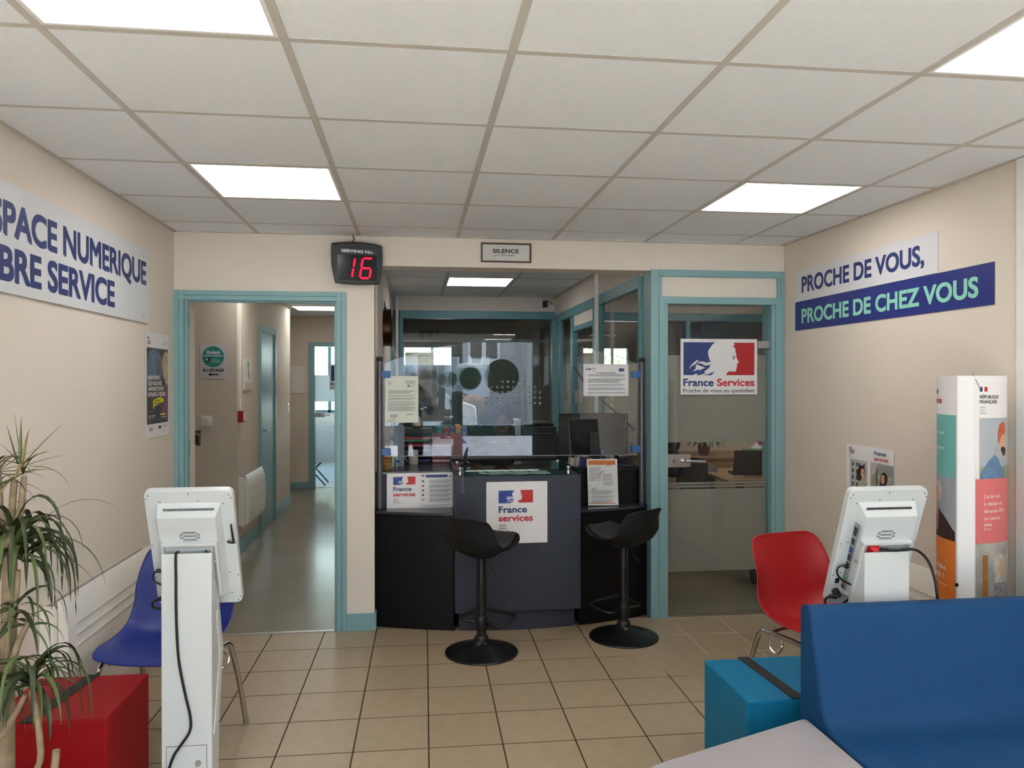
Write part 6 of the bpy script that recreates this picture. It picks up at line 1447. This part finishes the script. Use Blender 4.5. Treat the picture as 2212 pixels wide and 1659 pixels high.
# seated receptionist, facing the camera
J = [(0, 0, .52), (0, .01, .68), (0, 0, .84), (0, .0, .97), (0, -.005, 1.04), (0, -.012, 1.10),
     (.10, 0, .985), (.175, .0, .965), (.225, -.04, .80), (.235, -.10, .76), (.16, -.24, .765), (.10, -.32, .765),
     (-.10, 0, .985), (-.175, .0, .965), (-.225, -.04, .80), (-.235, -.10, .76), (-.16, -.24, .765), (-.10, -.32, .765),
     (.09, -.02, .53), (.11, -.36, .53), (.115, -.40, .48), (.115, -.38, .10), (.115, -.47, .04),
     (-.09, -.02, .53), (-.11, -.36, .53), (-.115, -.40, .48), (-.115, -.38, .10), (-.115, -.47, .04)]
E_ = [(0, 1), (1, 2), (2, 3), (3, 4), (4, 5), (3, 6), (6, 7), (7, 8), (8, 9), (9, 10), (10, 11), (3, 12), (12, 13), (13, 14), (14, 15), (15, 16), (16, 17), (0, 18), (18, 19), (19, 20), (20, 21), (21, 22), (0, 23), (23, 24), (24, 25), (25, 26), (26, 27)]
Rr2 = [(.15, .12), (.13, .10), (.14, .11), (.13, .10), .056, .050, .075, .062, .050, .045, .036, .028, .075, .062, .050, .045, .036, .028, .09, .068, .062, .045, .035, .09, .068, .062, .045, .035]
HM = Matrix.Translation((0, -.02, 1.215)) @ Matrix.Rotation(math.radians(10), 4, 'X')
person('person with dark curly hair in a black top seated behind the counter', (.672, 5.97, 0), math.radians(4), J, E_, Rr2, HM, [m_sk1, m_clo, m_jean],
       lambda c: 0 if (c.z > 1.045 or (c.y < -.26 and c.z > .6)) else (2 if c.z < .56 else 1), 1.22, m_hair1, 0,
       (((.10, -.31, .765), (.085, -.385, .755), (0, -1, -.1), (-1, 0, 0), (0, 0, -1)), ((-.10, -.31, .765), (-.085, -.385, .755), (0, -1, -.1), (1, 0, 0), (0, 0, -1))))
# the photographer, seen only mirrored in the screen
J = [(0, 0, .92), (0, .0, 1.08), (0, .0, 1.25), (0, .0, 1.38), (0, .0, 1.45), (0, .01, 1.50),
     (.11, 0, 1.40), (.185, .0, 1.375), (.255, .10, 1.14), (.245, .14, 1.12), (.13, .30, 1.36), (.075, .345, 1.44),
     (-.11, 0, 1.40), (-.185, .0, 1.375), (-.255, .10, 1.14), (-.245, .14, 1.12), (-.13, .30, 1.36), (-.075, .345, 1.44),
     (.095, 0, .86), (.10, .01, .48), (.10, -.02, .10), (.105, .10, .04), (-.095, 0, .86), (-.10, .01, .48), (-.10, -.02, .10), (-.105, .10, .04)]
E_ = [(0, 1), (1, 2), (2, 3), (3, 4), (4, 5), (3, 6), (6, 7), (7, 8), (8, 9), (9, 10), (10, 11), (3, 12), (12, 13), (13, 14), (14, 15), (15, 16), (16, 17), (0, 18), (18, 19), (19, 20), (20, 21), (0, 22), (22, 23), (23, 24), (24, 25)]
Rr3 = [(.16, .12), (.15, .11), (.17, .12), (.15, .11), .06, .055, .08, .068, .050, .047, .036, .028, .08, .068, .050, .047, .036, .028, .095, .062, .045, .038, .095, .062, .045, .038]
HM = Matrix.Translation((0, .03, 1.605)) @ Matrix.Rotation(PI, 4, 'Z')
person('photographer in dark clothes holding up a phone, seen only mirrored in the screen', (-.055, -.44, 0), 0, J, E_, Rr3, HM, [m_sk2, m_clo, m_jean],
       lambda c: 0 if (c.z > 1.47 or (c.y > .30 and c.z > 1.3)) else (2 if c.z < .93 else 1), 1.07, m_hair2, 0,
       (((.075, .34, 1.44), (.085, .385, 1.50), (-.5, .1, .8), (.3, .9, 0), (-.6, .3, 0)), ((-.075, .34, 1.44), (-.055, .385, 1.50), (.3, .1, .9), (-.3, .9, 0), (.6, .3, 0))))
t = thing('phone', 'black mobile phone held up by the photographer, seen only mirrored', 'phone', (0, -.016, 1.52)); MB().box(-.075, -.004, -.036, .06, .004, .036).obj('case', m_black, t, .003); MB().box(-.07, -.0046, -.032, .055, -.0042, .032).obj('screen', m_blackg, t)
